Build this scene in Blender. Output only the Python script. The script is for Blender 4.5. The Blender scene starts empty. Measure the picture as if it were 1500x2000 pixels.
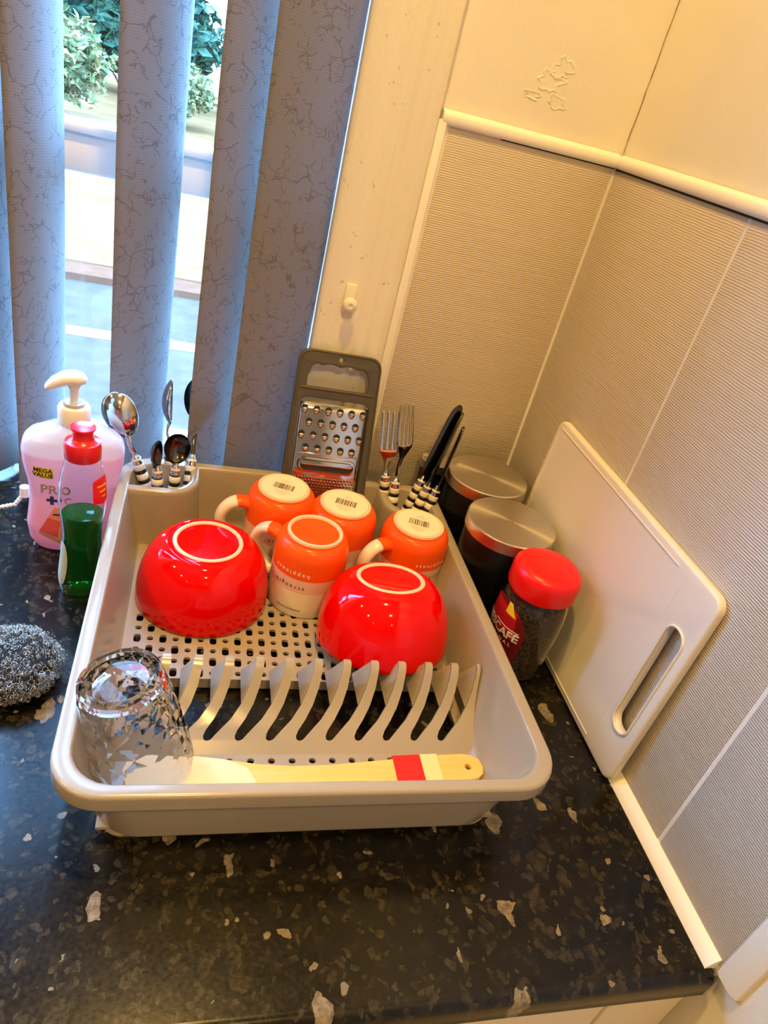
import bpy, bmesh, math, random
from mathutils import Vector, Matrix, Euler, Quaternion, noise
PI = math.pi
rnd = random.Random(7)
scn = bpy.context.scene
C = scn.collection

# ------------------------------------------------------------------ camera
cam_d = bpy.data.cameras.new('camera')
cam_d.sensor_fit = 'VERTICAL'
cam_d.sensor_height = 36.0
cam_d.lens = 1376.61 / 2000.0 * 36.0
cam_d.clip_start = 0.01
cam_d.clip_end = 200
cam = bpy.data.objects.new('camera', cam_d)
C.objects.link(cam)
cam.location = (-0.4281, -0.8010, 0.5155)
cam.rotation_euler = (math.radians(58.1754), math.radians(-12.9966), math.radians(-10.75))
scn.camera = cam

# ------------------------------------------------------------------ world, exposure, lamps
scn.view_settings.view_transform = 'Standard'
scn.view_settings.look = 'None'
scn.view_settings.gamma = 1.0
scn.view_settings.use_curve_mapping = False
scn.view_settings.exposure = 0.1
world = bpy.data.worlds.new('sky')
scn.world = world
world.use_nodes = True
wn = world.node_tree.nodes
wn['Background'].inputs['Color'].default_value = (0.25, 0.53, 1.0, 1)
wn['Background'].inputs['Strength'].default_value = 37.0

def lamp(name, loc, power, color, radius, spot=None, blend=0.5):
    d = bpy.data.lights.new(name, 'SPOT')
    d.energy = power
    d.color = color
    d.shadow_soft_size = radius
    d.spot_size = math.radians(spot or 130)
    d.spot_blend = blend
    o = bpy.data.objects.new(name, d)
    o.location = loc
    C.objects.link(o)
    return o
WARM = (1.0, 0.60, 0.16)
for i, (x, y, p) in enumerate(((-0.42, -0.40, 47.0), (-0.36, -1.35, 36.0), (-0.36, -2.35, 12.0),
                               (-1.9, -0.45, 34.0), (-1.9, -1.4, 42.0), (-1.9, -2.3, 30.0))):
    lamp('ceiling_downlight', (x, y, 1.46), p, WARM, 0.032)
# daylight portal in the window opening (adds no light of its own, guides sky sampling)
pd = bpy.data.lights.new('window_portal', 'AREA')
pd.shape = 'RECTANGLE'; pd.size = 0.92; pd.size_y = 1.12
try: pd.cycles.is_portal = True
except Exception: pass
po = bpy.data.objects.new('window_portal', pd); C.objects.link(po)
po.location = (-0.76, 0.152, 0.56); po.rotation_euler = (PI/2, 0, PI)

# ------------------------------------------------------------------ helpers
MATS = {}
def mat(name, color=(0.8, 0.8, 0.8), rough=0.5, metal=0.0, **kw):
    m = bpy.data.materials.new(name); m.use_nodes = True
    b = m.node_tree.nodes['Principled BSDF']
    b.inputs['Base Color'].default_value = (*color, 1)
    b.inputs['Roughness'].default_value = rough
    b.inputs['Metallic'].default_value = metal
    for k, v in kw.items():
        key = {'trans': 'Transmission Weight', 'ior': 'IOR', 'coat': 'Coat Weight', 'coat_rough': 'Coat Roughness',
               'spec': 'Specular IOR Level', 'sss': 'Subsurface Weight', 'aniso': 'Anisotropic'}[k]
        b.inputs[key].default_value = v
    MATS[name] = m
    return m
def nt(m):
    t = m.node_tree
    return t, t.nodes, t.links, t.nodes['Principled BSDF']
def node(t, kind, **props):
    n = t.nodes.new(kind)
    for k, v in props.items():
        if k.startswith('i_'):
            n.inputs[k[2:].replace('_', ' ')].default_value = v
        else: setattr(n, k, v)
    return n
def coords(t, scale=(1, 1, 1), rot=(0, 0, 0), kind='Object'):
    tc = t.nodes.new('ShaderNodeTexCoord'); mp = t.nodes.new('ShaderNodeMapping')
    mp.inputs['Scale'].default_value = scale; mp.inputs['Rotation'].default_value = rot
    t.links.new(tc.outputs[kind], mp.inputs['Vector'])
    return mp.outputs['Vector']
def ramp(t, fac, stops):
    r = t.nodes.new('ShaderNodeValToRGB')
    els = r.color_ramp.elements
    while len(els) < len(stops): els.new(0.5)
    for e, (p, c) in zip(els, stops):
        e.position = p; e.color = (*c, 1) if len(c) == 3 else c
    t.links.new(fac, r.inputs['Fac'])
    return r.outputs['Color']
def mix(t, fac, a, b, blend='MIX'):
    m = t.nodes.new('ShaderNodeMix'); m.data_type = 'RGBA'; m.blend_type = blend
    if isinstance(fac, (int, float)): m.inputs[0].default_value = fac
    else: t.links.new(fac, m.inputs[0])
    for s, v in ((6, a), (7, b)):
        if isinstance(v, tuple): m.inputs[s].default_value = (*v, 1)
        else: t.links.new(v, m.inputs[s])
    return m.outputs[2]
def math_n(t, op, a, b=None):
    m = t.nodes.new('ShaderNodeMath'); m.operation = op
    for i, v in enumerate((a, b)):
        if v is None: continue
        if isinstance(v, (int, float)): m.inputs[i].default_value = v
        else: t.links.new(v, m.inputs[i])
    return m.outputs[0]
def bump(t, height, strength=0.3, dist=0.001, bsdf=None):
    b = t.nodes.new('ShaderNodeBump')
    b.inputs['Strength'].default_value = strength; b.inputs['Distance'].default_value = dist
    t.links.new(height, b.inputs['Height'])
    t.links.new(b.outputs['Normal'], (bsdf or t.nodes['Principled BSDF']).inputs['Normal'])
    return b
def noise_fac(t, vec, scale, detail=3, rough=0.5, dist=0.0):
    n = node(t, 'ShaderNodeTexNoise'); n.inputs['Scale'].default_value = scale
    n.inputs['Detail'].default_value = detail; n.inputs['Roughness'].default_value = rough
    n.inputs['Distortion'].default_value = dist
    t.links.new(vec, n.inputs['Vector'])
    return n.outputs['Fac']

class MB:
    """collects verts / faces / material indices of one mesh"""
    def __init__(s): s.v = []; s.f = []; s.m = []
    def add(s, vs, fs, mi=0):
        o = len(s.v); s.v += [tuple(v) for v in vs]
        s.f += [tuple(i + o for i in f) for f in fs]
        s.m += [mi] * len(fs) if isinstance(mi, int) else list(mi)
        return s
    def box(s, x0, x1, y0, y1, z0, z1, mi=0):
        vs = [(x, y, z) for z in (z0, z1) for y in (y0, y1) for x in (x0, x1)]
        return s.add(vs, [(0, 2, 3, 1), (4, 5, 7, 6), (0, 1, 5, 4), (2, 6, 7, 3), (0, 4, 6, 2), (1, 3, 7, 5)], mi)
    def lathe(s, prof, n=48, mi=0, sx=1.0, sy=1.0, cx=0, cy=0, p=2.0):
        """prof: (r, z[, mat]) rows; r = 0 closes the end; p > 2 gives squarer cross-sections"""
        vs, fs, ms = [], [], []
        for row in prof:
            r, z = row[0], row[1]
            for k in range(n):
                a = 2*PI*k/n; ca, sa = math.cos(a), math.sin(a)
                q = (abs(ca)**p + abs(sa)**p) ** (-1.0/p)
                vs.append((cx + sx*r*ca*q, cy + sy*r*sa*q, z))
        for i in range(len(prof)-1):
            mm = prof[i][2] if len(prof[i]) > 2 else mi
            for k in range(n):
                a, b = i*n+k, i*n+(k+1) % n
                fs.append((a, b, b+n, a+n)); ms.append(mm)
        return s.add(vs, fs, ms)
    def disc(s, r, z, n=32, cx=0, cy=0, mi=0):
        return s.add([(cx + r*math.cos(2*PI*k/n), cy + r*math.sin(2*PI*k/n), z) for k in range(n)], [tuple(range(n))], mi)
    def tube(s, pts, rad, n=10, mi=0, flat=None, closed=False, up=(0, 0, 1)):
        """sweep an (elliptic) section along pts; rad float or list, flat = (a, b) multipliers"""
        P = [Vector(p) for p in pts]; m = len(P); vs, fs = [], []
        fa, fb = flat or (1, 1)
        last = Vector(up)
        for i, p in enumerate(P):
            if closed: d = P[(i+1) % m] - P[i-1]
            else: d = P[min(i+1, m-1)] - P[max(i-1, 0)]
            d.normalize()
            e1 = last - d*last.dot(d)
            if e1.length < 1e-6: e1 = d.orthogonal()
            e1.normalize(); e2 = d.cross(e1); last = e1
            r = rad[i] if isinstance(rad, (list, tuple)) else rad
            for k in range(n):
                a = 2*PI*k/n
                vs.append(p + e1*(r*fa*math.cos(a)) + e2*(r*fb*math.sin(a)))
        rows = m if closed else m-1
        for i in range(rows):
            for k in range(n):
                a, b = i*n+k, i*n+(k+1) % n
                c, d2 = ((i+1) % m)*n+(k+1) % n, ((i+1) % m)*n+k
                fs.append((a, b, c, d2))
        if not closed:
            fs.append(tuple(reversed(range(n)))); fs.append(tuple(range((m-1)*n, m*n)))
        return s.add(vs, fs, mi)
    def loft(s, loops, mi=0, closed=True, cap0=False, cap1=False):
        n = len(loops[0]); vs, fs = [], []
        for lp in loops: vs += lp
        for i in range(len(loops)-1):
            for k in range(n if closed else n-1):
                a, b = i*n+k, i*n+(k+1) % n
                fs.append((a, b, b+n, a+n))
        if cap0: fs.append(tuple(reversed(range(n))))
        if cap1: fs.append(tuple(range((len(loops)-1)*n, len(loops)*n)))
        return s.add(vs, fs, mi)
    def build(s, name, mats, parent=None, smooth=True, origin=None, angle=40, bevel=0, bseg=2):
        vs = s.v
        if origin: vs = [(v[0]-origin[0], v[1]-origin[1], v[2]-origin[2]) for v in vs]
        me = bpy.data.meshes.new(name)
        me.from_pydata(vs, [], s.f); me.update()
        if not isinstance(mats, (list, tuple)): mats = [mats]
        for m in mats: me.materials.append(MATS[m] if isinstance(m, str) else m)
        me.polygons.foreach_set('material_index', s.m)
        bm = bmesh.new(); bm.from_mesh(me)
        bmesh.ops.remove_doubles(bm, verts=bm.verts, dist=1e-6)
        if bevel:
            es = [e for e in bm.edges if len(e.link_faces) == 2 and e.calc_face_angle(0) > math.radians(50)]
            bmesh.ops.bevel(bm, geom=es, offset=bevel, segments=bseg, affect='EDGES', profile=0.5)
        bmesh.ops.recalc_face_normals(bm, faces=bm.faces)
        if smooth:
            lim = math.radians(angle)
            for f in bm.faces: f.smooth = True
            for e in bm.edges:
                if len(e.link_faces) == 2 and e.calc_face_angle(0) > lim: e.smooth = False
        bm.to_mesh(me); bm.free()
        return link(name, me, parent, origin)
def link(name, me, parent=None, origin=None):
    o = bpy.data.objects.new(name, me); C.objects.link(o)
    if parent: o.parent = parent
    elif origin: o.location = origin
    return o
def tag(o, label, cat, group=None):
    o['label'] = label; o['category'] = cat
    if group: o['group'] = group
    return o
def thing(name, label, cat, loc=(0, 0, 0), group=None, rot=None):
    o = bpy.data.objects.new(name, None); C.objects.link(o)
    o.empty_display_size = 0.02; o.location = loc
    if rot is not None:
        if isinstance(rot, Quaternion): o.rotation_mode = 'QUATERNION'; o.rotation_quaternion = rot
        else: o.rotation_euler = rot
    return tag(o, label, cat, group)
def struct(o, label=None):
    o['kind'] = 'structure'
    if label: o['label'] = label
    return o
def text_mesh(body, size, thick=0.0, align='CENTER', shear=0.0):
    """flat text outline as (verts, faces) in the xy plane"""
    cu = bpy.data.curves.new('t', 'FONT'); cu.body = body; cu.size = size
    cu.align_x = align; cu.align_y = 'CENTER'; cu.offset = thick; cu.resolution_u = 2; cu.shear = shear
    o = bpy.data.objects.new('t', cu); C.objects.link(o)
    dg = bpy.context.evaluated_depsgraph_get(); dg.update()
    me = o.evaluated_get(dg).to_mesh()
    vs = [tuple(v.co) for v in me.vertices]; fs = [tuple(p.vertices) for p in me.polygons]
    o.evaluated_get(dg).to_mesh_clear()
    bpy.data.objects.remove(o); bpy.data.curves.remove(cu)
    return vs, fs
def flat_curve(splines, extrude, bev=0.0, res=2):
    """filled 2D outline (outer + holes), extruded +-extrude with rounded edges -> (verts, faces)"""
    cu = bpy.data.curves.new('o', 'CURVE'); cu.dimensions = '2D'; cu.fill_mode = 'BOTH'
    cu.extrude = max(extrude-bev, 0); cu.bevel_depth = bev; cu.bevel_resolution = res; cu.offset = -bev
    for pts in splines:
        sp = cu.splines.new('POLY'); sp.points.add(len(pts)-1); sp.use_cyclic_u = True
        for q, p in zip(sp.points, pts): q.co = (p[0], p[1], 0, 1)
    o = bpy.data.objects.new('o', cu); C.objects.link(o)
    dg = bpy.context.evaluated_depsgraph_get(); dg.update()
    me = o.evaluated_get(dg).to_mesh()
    vs = [tuple(v.co) for v in me.vertices]; fs = [tuple(p.vertices) for p in me.polygons]
    o.evaluated_get(dg).to_mesh_clear()
    bpy.data.objects.remove(o); bpy.data.curves.remove(cu)
    return vs, fs
def rrect(x0, x1, y0, y1, r, n=6):
    pts = []
    for cx, cy, a0 in ((x1-r, y1-r, 0), (x0+r, y1-r, PI/2), (x0+r, y0+r, PI), (x1-r, y0+r, 1.5*PI)):
        for k in range(n+1):
            a = a0 + PI/2*k/n
            pts.append((cx + r*math.cos(a), cy + r*math.sin(a)))
    return pts
def lerp(a, b, t): return a + (b-a)*t
def interp(tab, x):
    if x <= tab[0][0]: return tab[0][1:]
    for a, b in zip(tab, tab[1:]):
        if x <= b[0]:
            t = (x-a[0])/(b[0]-a[0])
            return tuple(lerp(p, q, t) for p, q in zip(a[1:], b[1:]))
    return tab[-1][1:]

# ------------------------------------------------------------------ materials
def m_plaster():
    m = mat('plaster', (0.80, 0.77, 0.70), 0.55); t, n, l, b = nt(m)
    v = coords(t)
    col = ramp(t, noise_fac(t, v, 6, 4), [(0.3, (0.78, 0.745, 0.66)), (0.7, (0.84, 0.81, 0.735))])
    l.new(col, b.inputs['Base Color'])
    h = math_n(t, 'ADD', noise_fac(t, v, 220, 3), math_n(t, 'MULTIPLY', noise_fac(t, v, 45, 3), 1.2))
    bump(t, h, 0.22, 0.0012)
m_plaster()
def m_gloss_paint():
    m = mat('casing_paint', (0.82, 0.78, 0.68), 0.28); t, n, l, b = nt(m)
    v = coords(t)
    spots = ramp(t, noise_fac(t, v, 130, 2, 0.4), [(0.70, (0, 0, 0)), (0.76, (1, 1, 1))])
    col = mix(t, spots, (0.82, 0.78, 0.68), (0.60, 0.52, 0.40))
    l.new(col, b.inputs['Base Color'])
    h = math_n(t, 'ADD', noise_fac(t, coords(t, (1, 1, 0.25)), 60, 4), math_n(t, 'MULTIPLY', noise_fac(t, v, 150, 2), 0.8))
    bump(t, h, 0.35, 0.0015)
m_gloss_paint()
def m_tile(name, axis):
    m = mat(name, (0.57, 0.50, 0.425), 0.32); t, n, l, b = nt(m)
    v = coords(t)
    wv = t.nodes.new('ShaderNodeTexWave'); wv.bands_direction = 'Z'; wv.inputs['Scale'].default_value = 135
    wv.inputs['Distortion'].default_value = 2.2; wv.inputs['Detail'].default_value = 3; wv.inputs['Detail Scale'].default_value = 0.35
    l.new(v, wv.inputs['Vector'])
    f2 = noise_fac(t, coords(t, (5, 5, 520)), 1.0, 2.5, 0.6)
    h = math_n(t, 'ADD', math_n(t, 'MULTIPLY', wv.outputs['Fac'], 0.5), math_n(t, 'MULTIPLY', f2, 0.5))
    col = ramp(t, h, [(0.2, (0.52, 0.45, 0.37)), (0.8, (0.62, 0.55, 0.465))])
    l.new(col, b.inputs['Base Color'])
    bump(t, h, 0.5, 0.0012)
m_tile('tile', 0)
mat('grout', (0.80, 0.765, 0.70), 0.7)
mat('caulk', (0.87, 0.85, 0.80), 0.42)
mat('trim_plastic', (0.88, 0.86, 0.82), 0.35)
mat('gap_shade', (0.02, 0.015, 0.012), 0.9)
mat('crack', (0.24, 0.16, 0.08), 0.9)
mat('frame_pvc', (0.86, 0.85, 0.84), 0.3)
mat('cabinet_cream', (0.66, 0.57, 0.44), 0.4)
mat('dim_room_walls', (0.42, 0.38, 0.32), 0.6)  # unseen room walls, colour made up dark to cut bounced warm light
mat('room_floor', (0.25, 0.2, 0.16), 0.5)
def m_worktop():
    m = mat('worktop', (0.02, 0.018, 0.016), 0.22, spec=0.32); t, n, l, b = nt(m)
    v = coords(t)
    n1 = noise_fac(t, v, 70, 8, 0.72, 0.4)
    base = ramp(t, n1, [(0.36, (0.002, 0.0019, 0.0018)), (0.52, (0.005, 0.0042, 0.0035)), (0.63, (0.015, 0.0115, 0.007)), (0.74, (0.045, 0.035, 0.02))])
    wn_ = t.nodes.new('ShaderNodeTexNoise'); wn_.inputs['Scale'].default_value = 60; wn_.inputs['Detail'].default_value = 5
    l.new(v, wn_.inputs['Vector'])
    vm = t.nodes.new('ShaderNodeVectorMath'); vm.operation = 'MULTIPLY_ADD'
    l.new(wn_.outputs['Color'], vm.inputs[0]); vm.inputs[1].default_value = (0.022, 0.022, 0.022); l.new(v, vm.inputs[2])
    tex = noise_fac(t, v, 150, 5, 0.7)
    def flakes(scale, keep, size, col, src, stretch, ang, lo, hi):
        mp = t.nodes.new('ShaderNodeMapping'); mp.inputs['Scale'].default_value = stretch
        mp.inputs['Rotation'].default_value = (0, 0, ang)
        l.new(vm.outputs[0], mp.inputs['Vector'])
        vo = t.nodes.new('ShaderNodeTexVoronoi'); vo.inputs['Scale'].default_value = scale; vo.voronoi_dimensions = '2D'
        l.new(mp.outputs[0], vo.inputs['Vector'])
        sp = t.nodes.new('ShaderNodeSeparateColor'); l.new(vo.outputs['Color'], sp.inputs[0])
        k = math_n(t, 'GREATER_THAN', sp.outputs[0], keep)
        sz = math_n(t, 'MULTIPLY', math_n(t, 'ADD', sp.outputs[1], 0.25), size)
        d = math_n(t, 'LESS_THAN', vo.outputs['Distance'], sz)
        f = math_n(t, 'MULTIPLY', k, d)
        mr = t.nodes.new('ShaderNodeMapRange'); l.new(tex, mr.inputs[0])
        mr.inputs[1].default_value = 0.35; mr.inputs[2].default_value = 0.65; mr.inputs[3].default_value = lo; mr.inputs[4].default_value = hi
        f = math_n(t, 'MULTIPLY', f, mr.outputs[0])
        return mix(t, f, src, col)
    c = flakes(150, 0.62, 0.50, (0.050, 0.040, 0.022), base, (1.1, 0.9, 1), 0.6, 0.0, 0.9)
    c = flakes(48, 0.72, 0.30, (0.036, 0.029, 0.017), c, (1.2, 0.8, 1), -0.4, 0.0, 0.8)
    c = flakes(15, 0.60, 0.135, (0.28, 0.23, 0.165), c, (1.6, 0.8, 1), 0.35, 0.35, 1.0)
    c = flakes(90, 0.94, 0.26, (0.24, 0.20, 0.14), c, (1, 1, 1), 0.1, 0.5, 1.0)
    l.new(c, b.inputs['Base Color'])
    r = ramp(t, noise_fac(t, v, 300, 2), [(0.3, (0.19,)*3), (0.7, (0.27,)*3)])
    l.new(r, b.inputs['Roughness'])
    bump(t, noise_fac(t, v, 700, 2), 0.05, 0.0004)
m_worktop()
mat('rack_plastic', (0.36, 0.31, 0.24), 0.2, coat=0.12, coat_rough=0.15)
mat('bowl_red', (0.72, 0.001, 0.001), 0.06, spec=0.3)
mat('stoneware', (0.80, 0.62, 0.45), 0.7)
mat('mug_orange', (0.92, 0.10, 0.006), 0.25, spec=0.3)
mat('mug_pink', (0.78, 0.50, 0.43), 0.22)
mat('mug_cream', (0.80, 0.72, 0.58), 0.22)
mat('white_print', (0.9, 0.86, 0.8), 0.5)
mat('dark_print', (0.10, 0.055, 0.04), 0.5)
mat('sticker', (0.86, 0.80, 0.68), 0.5)
mat('glass', (1, 1, 1), 0.0, trans=1.0, ior=1.27)
mat('clear_plastic', (0.95, 0.98, 1.0), 0.03, trans=1.0, ior=1.18)
mat('steel', (0.62, 0.60, 0.58), 0.12, 1.0)
mat('steel_dark', (0.10, 0.09, 0.08), 0.16, 1.0)
mat('handle_white', (0.85, 0.79, 0.68), 0.22)
mat('handle_black', (0.008, 0.008, 0.009), 0.2)
mat('grater_grey', (0.07, 0.06, 0.043), 0.36)
mat('hole_dark', (0.015, 0.012, 0.01), 0.6)
def m_lid():
    m = mat('brushed_lid', (0.70, 0.66, 0.60), 0.30, 1.0, aniso=0.92); t, n, l, b = nt(m)
    tg = t.nodes.new('ShaderNodeTangent'); tg.direction_type = 'RADIAL'; tg.axis = 'Z'
    l.new(tg.outputs[0], b.inputs['Tangent'])
m_lid()
mat('canister_black', (0.003, 0.003, 0.004), 0.32, spec=0.25)
mat('jar_glass', (1, 1, 1), 0.02, trans=1.0, ior=1.3)
def m_coffee():
    m = mat('coffee', (0.03, 0.014, 0.006), 0.75); t, n, l, b = nt(m)
    v = coords(t)
    vo = t.nodes.new('ShaderNodeTexVoronoi'); vo.inputs['Scale'].default_value = 480; l.new(v, vo.inputs['Vector'])
    sp = t.nodes.new('ShaderNodeSeparateColor'); l.new(vo.outputs['Color'], sp.inputs[0])
    l.new(ramp(t, sp.outputs[0], [(0.1, (0.010, 0.005, 0.002)), (0.9, (0.10, 0.05, 0.02))]), b.inputs['Base Color'])
    bump(t, vo.outputs['Distance'], 0.8, 0.002)
m_coffee()
mat('lid_red', (0.80, 0.004, 0.004), 0.32)
mat('label_burgundy', (0.16, 0.006, 0.008), 0.35)
mat('label_red', (0.50, 0.008, 0.010), 0.35)
mat('label_yellow', (0.85, 0.55, 0.02), 0.4)
def m_board():
    m = mat('board_plastic', (0.78, 0.73, 0.665), 0.42); t, n, l, b = nt(m)
    bump(t, noise_fac(t, coords(t), 900, 2), 0.25, 0.0006)
m_board()
def m_wood():
    m = mat('spatula_wood', (0.80, 0.55, 0.20), 0.45); t, n, l, b = nt(m)
    f = noise_fac(t, coords(t, (6, 90, 90)), 1.0, 3, 0.6)
    l.new(ramp(t, f, [(0.35, (0.84, 0.50, 0.12)), (0.65, (0.90, 0.58, 0.17))]), b.inputs['Base Color'])
m_wood()
mat('wood_pale', (0.90, 0.70, 0.38), 0.5)
mat('paper_red', (0.72, 0.012, 0.012), 0.5)
mat('paper_cream', (0.86, 0.68, 0.30), 0.5)
def m_soap():
    m = mat('soap_plastic', (0.90, 0.62, 0.70), 0.22); t, n, l, b = nt(m)
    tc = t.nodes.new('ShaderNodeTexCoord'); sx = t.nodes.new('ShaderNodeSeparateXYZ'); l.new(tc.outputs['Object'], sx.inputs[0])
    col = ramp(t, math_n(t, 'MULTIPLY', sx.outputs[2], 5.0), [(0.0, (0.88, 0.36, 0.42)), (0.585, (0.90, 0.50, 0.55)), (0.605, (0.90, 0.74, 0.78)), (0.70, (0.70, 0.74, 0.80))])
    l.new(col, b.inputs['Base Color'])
    tr = t.nodes.new('ShaderNodeBsdfTranslucent'); l.new(col, tr.inputs['Color'])
    ms = t.nodes.new('ShaderNodeMixShader'); ms.inputs[0].default_value = 0.42
    out = t.nodes['Material Output']
    l.new(b.outputs[0], ms.inputs[1]); l.new(tr.outputs[0], ms.inputs[2]); l.new(ms.outputs[0], out.inputs['Surface'])
m_soap()
mat('pump_white', (0.86, 0.85, 0.86), 0.3)
mat('pump_grey', (0.42, 0.42, 0.42), 0.35)
mat('soap_red', (0.70, 0.10, 0.13), 0.4)
mat('soap_salmon', (0.80, 0.28, 0.30), 0.4)
mat('soap_navy', (0.03, 0.045, 0.25), 0.4)
mat('soap_grey', (0.42, 0.30, 0.28), 0.4)
mat('tag_yellow', (0.90, 0.68, 0.03), 0.4)
mat('ink', (0.03, 0.03, 0.04), 0.5)
def m_green():
    m = mat('green_liquid', (0.012, 0.24, 0.02), 0.05, trans=0.75, ior=1.33)
m_green()
mat('cap_red', (0.74, 0.012, 0.02), 0.25)
mat('label_silver', (0.45, 0.47, 0.36), 0.35)
mat('wire', (0.60, 0.55, 0.50), 0.18, 1.0)
mat('shade_filler', (0.006, 0.005, 0.004), 0.9)  # near-black filler added inside the scourer so gaps between curls look shaded
mat('bead_white', (0.85, 0.83, 0.78), 0.3)
def m_fabric():
    m = mat('blind_fabric', (0.30, 0.25, 0.215), 0.75); t, n, l, b = nt(m)
    v = coords(t, kind='UV')
    wn_ = t.nodes.new('ShaderNodeTexNoise'); wn_.inputs['Scale'].default_value = 55; wn_.inputs['Detail'].default_value = 4; l.new(v, wn_.inputs['Vector'])
    vm = t.nodes.new('ShaderNodeVectorMath'); vm.operation = 'MULTIPLY_ADD'
    l.new(wn_.outputs['Color'], vm.inputs[0]); vm.inputs[1].default_value = (0.016,)*3; l.new(v, vm.inputs[2])
    def cracks(scale, w, msk, thr):
        vo = t.nodes.new('ShaderNodeTexVoronoi'); vo.feature = 'DISTANCE_TO_EDGE'; vo.inputs['Scale'].default_value = scale
        l.new(vm.outputs[0], vo.inputs['Vector'])
        e = ramp(t, vo.outputs['Distance'], [(w*0.5, (1, 1, 1)), (w, (0, 0, 0))])
        k = ramp(t, noise_fac(t, v, msk, 2), [(thr, (0, 0, 0)), (thr+0.03, (1, 1, 1))])
        return math_n(t, 'MULTIPLY', e, k)
    c1 = cracks(46, 0.036, 36, 0.51); c2 = cracks(120, 0.05, 60, 0.53)
    cr = math_n(t, 'MAXIMUM', c1, c2)
    wv = t.nodes.new('ShaderNodeTexWave'); wv.bands_direction = 'Y'; wv.inputs['Scale'].default_value = 130; wv.inputs['Distortion'].default_value = 0.4
    l.new(v, wv.inputs['Vector'])
    base = mix(t, wv.outputs['Fac'], (0.20, 0.185, 0.18), (0.245, 0.23, 0.225))
    col = mix(t, math_n(t, 'MULTIPLY', cr, 0.6), base, (0.10, 0.088, 0.08))
    l.new(col, b.inputs['Base Color'])
    tr = t.nodes.new('ShaderNodeBsdfTranslucent')
    l.new(mix(t, math_n(t, 'MULTIPLY', cr, 0.5), (0.52, 0.54, 0.58), (0.24, 0.24, 0.26)), tr.inputs['Color'])
    ms = t.nodes.new('ShaderNodeMixShader'); ms.inputs[0].default_value = 0.20
    out = t.nodes['Material Output']
    l.new(b.outputs[0], ms.inputs[1]); l.new(tr.outputs[0], ms.inputs[2]); l.new(ms.outputs[0], out.inputs['Surface'])
m_fabric()
def m_pane():
    m = bpy.data.materials.new('window_pane'); m.use_nodes = True; t = m.node_tree; t.nodes.clear()
    tr = t.nodes.new('ShaderNodeBsdfTransparent'); tr.inputs[0].default_value = (0.93, 0.97, 0.98, 1)
    gl = t.nodes.new('ShaderNodeBsdfGlossy'); gl.inputs['Roughness'].default_value = 0.02
    ms = t.nodes.new('ShaderNodeMixShader'); ms.inputs[0].default_value = 0.04; out = t.nodes.new('ShaderNodeOutputMaterial')
    t.links.new(tr.outputs[0], ms.inputs[1]); t.links.new(gl.outputs[0], ms.inputs[2])
    t.links.new(ms.outputs[0], out.inputs[0]); MATS['window_pane'] = m
m_pane()
def m_ground(name, a, b_, scale):
    m = mat(name, a, 0.9, spec=0.0); t, n, l, b = nt(m)
    l.new(ramp(t, noise_fac(t, coords(t), scale, 4, 0.6), [(0.35, a), (0.65, b_)]), b.inputs['Base Color'])
m_ground('lawn', (0.122, 0.061, 0.0245), (0.165, 0.084, 0.038), 3.0)
m_ground('asphalt', (0.0632, 0.0427, 0.0300), (0.0790, 0.0537, 0.0379), 6.0)
m_ground('kerb_brick', (0.1011, 0.0411, 0.0221), (0.1201, 0.0490, 0.0284), 9.0)
mat('road_paint', (0.20, 0.10, 0.058), 0.8, spec=0.0)
def m_leaf(name, a, b_):
    m = mat(name, a, 0.5, spec=0.12); t, n, l, b = nt(m)
    l.new(ramp(t, noise_fac(t, coords(t), 7.0, 2, 0.6), [(0.35, a), (0.65, b_)]), b.inputs['Base Color'])
m_leaf('leaf_hazed', (0.0111, 0.0379, 0.0221), (0.0379, 0.0790, 0.0379))  # teal of distant haze mixed into the leaf colour of the far trees
m_leaf('leaf_light', (0.0411, 0.0869, 0.0253), (0.2686, 0.1817, 0.0711))
mat('bark', (0.09, 0.06, 0.04), 0.9)

# ------------------------------------------------------------------ the setting: room shell
ZC, XL, YR, ZF = 1.50, -3.0, -3.0, -0.90
WX0, WX1, WZ1, WD = -1.22, -0.300, 1.14, 0.15
mb = MB()
mb.box(WX1, 0.012, 0.006, WD, ZF, ZC); mb.box(XL, WX0, 0.006, WD, ZF, ZC)
mb.box(WX0, WX1, 0.006, WD, WZ1, ZC); mb.box(WX0, WX1, 0.006, WD, ZF, -0.034)
wall_back = struct(mb.build('wall_back', 'plaster', smooth=False), 'cream painted plaster window wall with cracked corner above the tiles')
mb = MB().box(0.006, 0.20, YR, WD, ZF, ZC)
wall_right = struct(mb.build('wall_right', 'plaster', smooth=False), 'cream painted plaster side wall above and below the ribbed tiles')
struct(MB().box(XL-0.2, XL, YR, WD, ZF, ZC).build('wall_left', 'dim_room_walls', smooth=False))
struct(MB().box(XL-0.2, 0.2, YR-0.2, YR, ZF, ZC).build('wall_front', 'dim_room_walls', smooth=False))
struct(MB().box(XL-0.2, 0.2, YR-0.2, WD, ZC, ZC+0.1).build('ceiling', 'plaster', smooth=False))
struct(MB().box(XL-0.2, 0.2, YR-0.2, WD, ZF-0.1, ZF).build('floor', 'room_floor', smooth=False))

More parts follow.
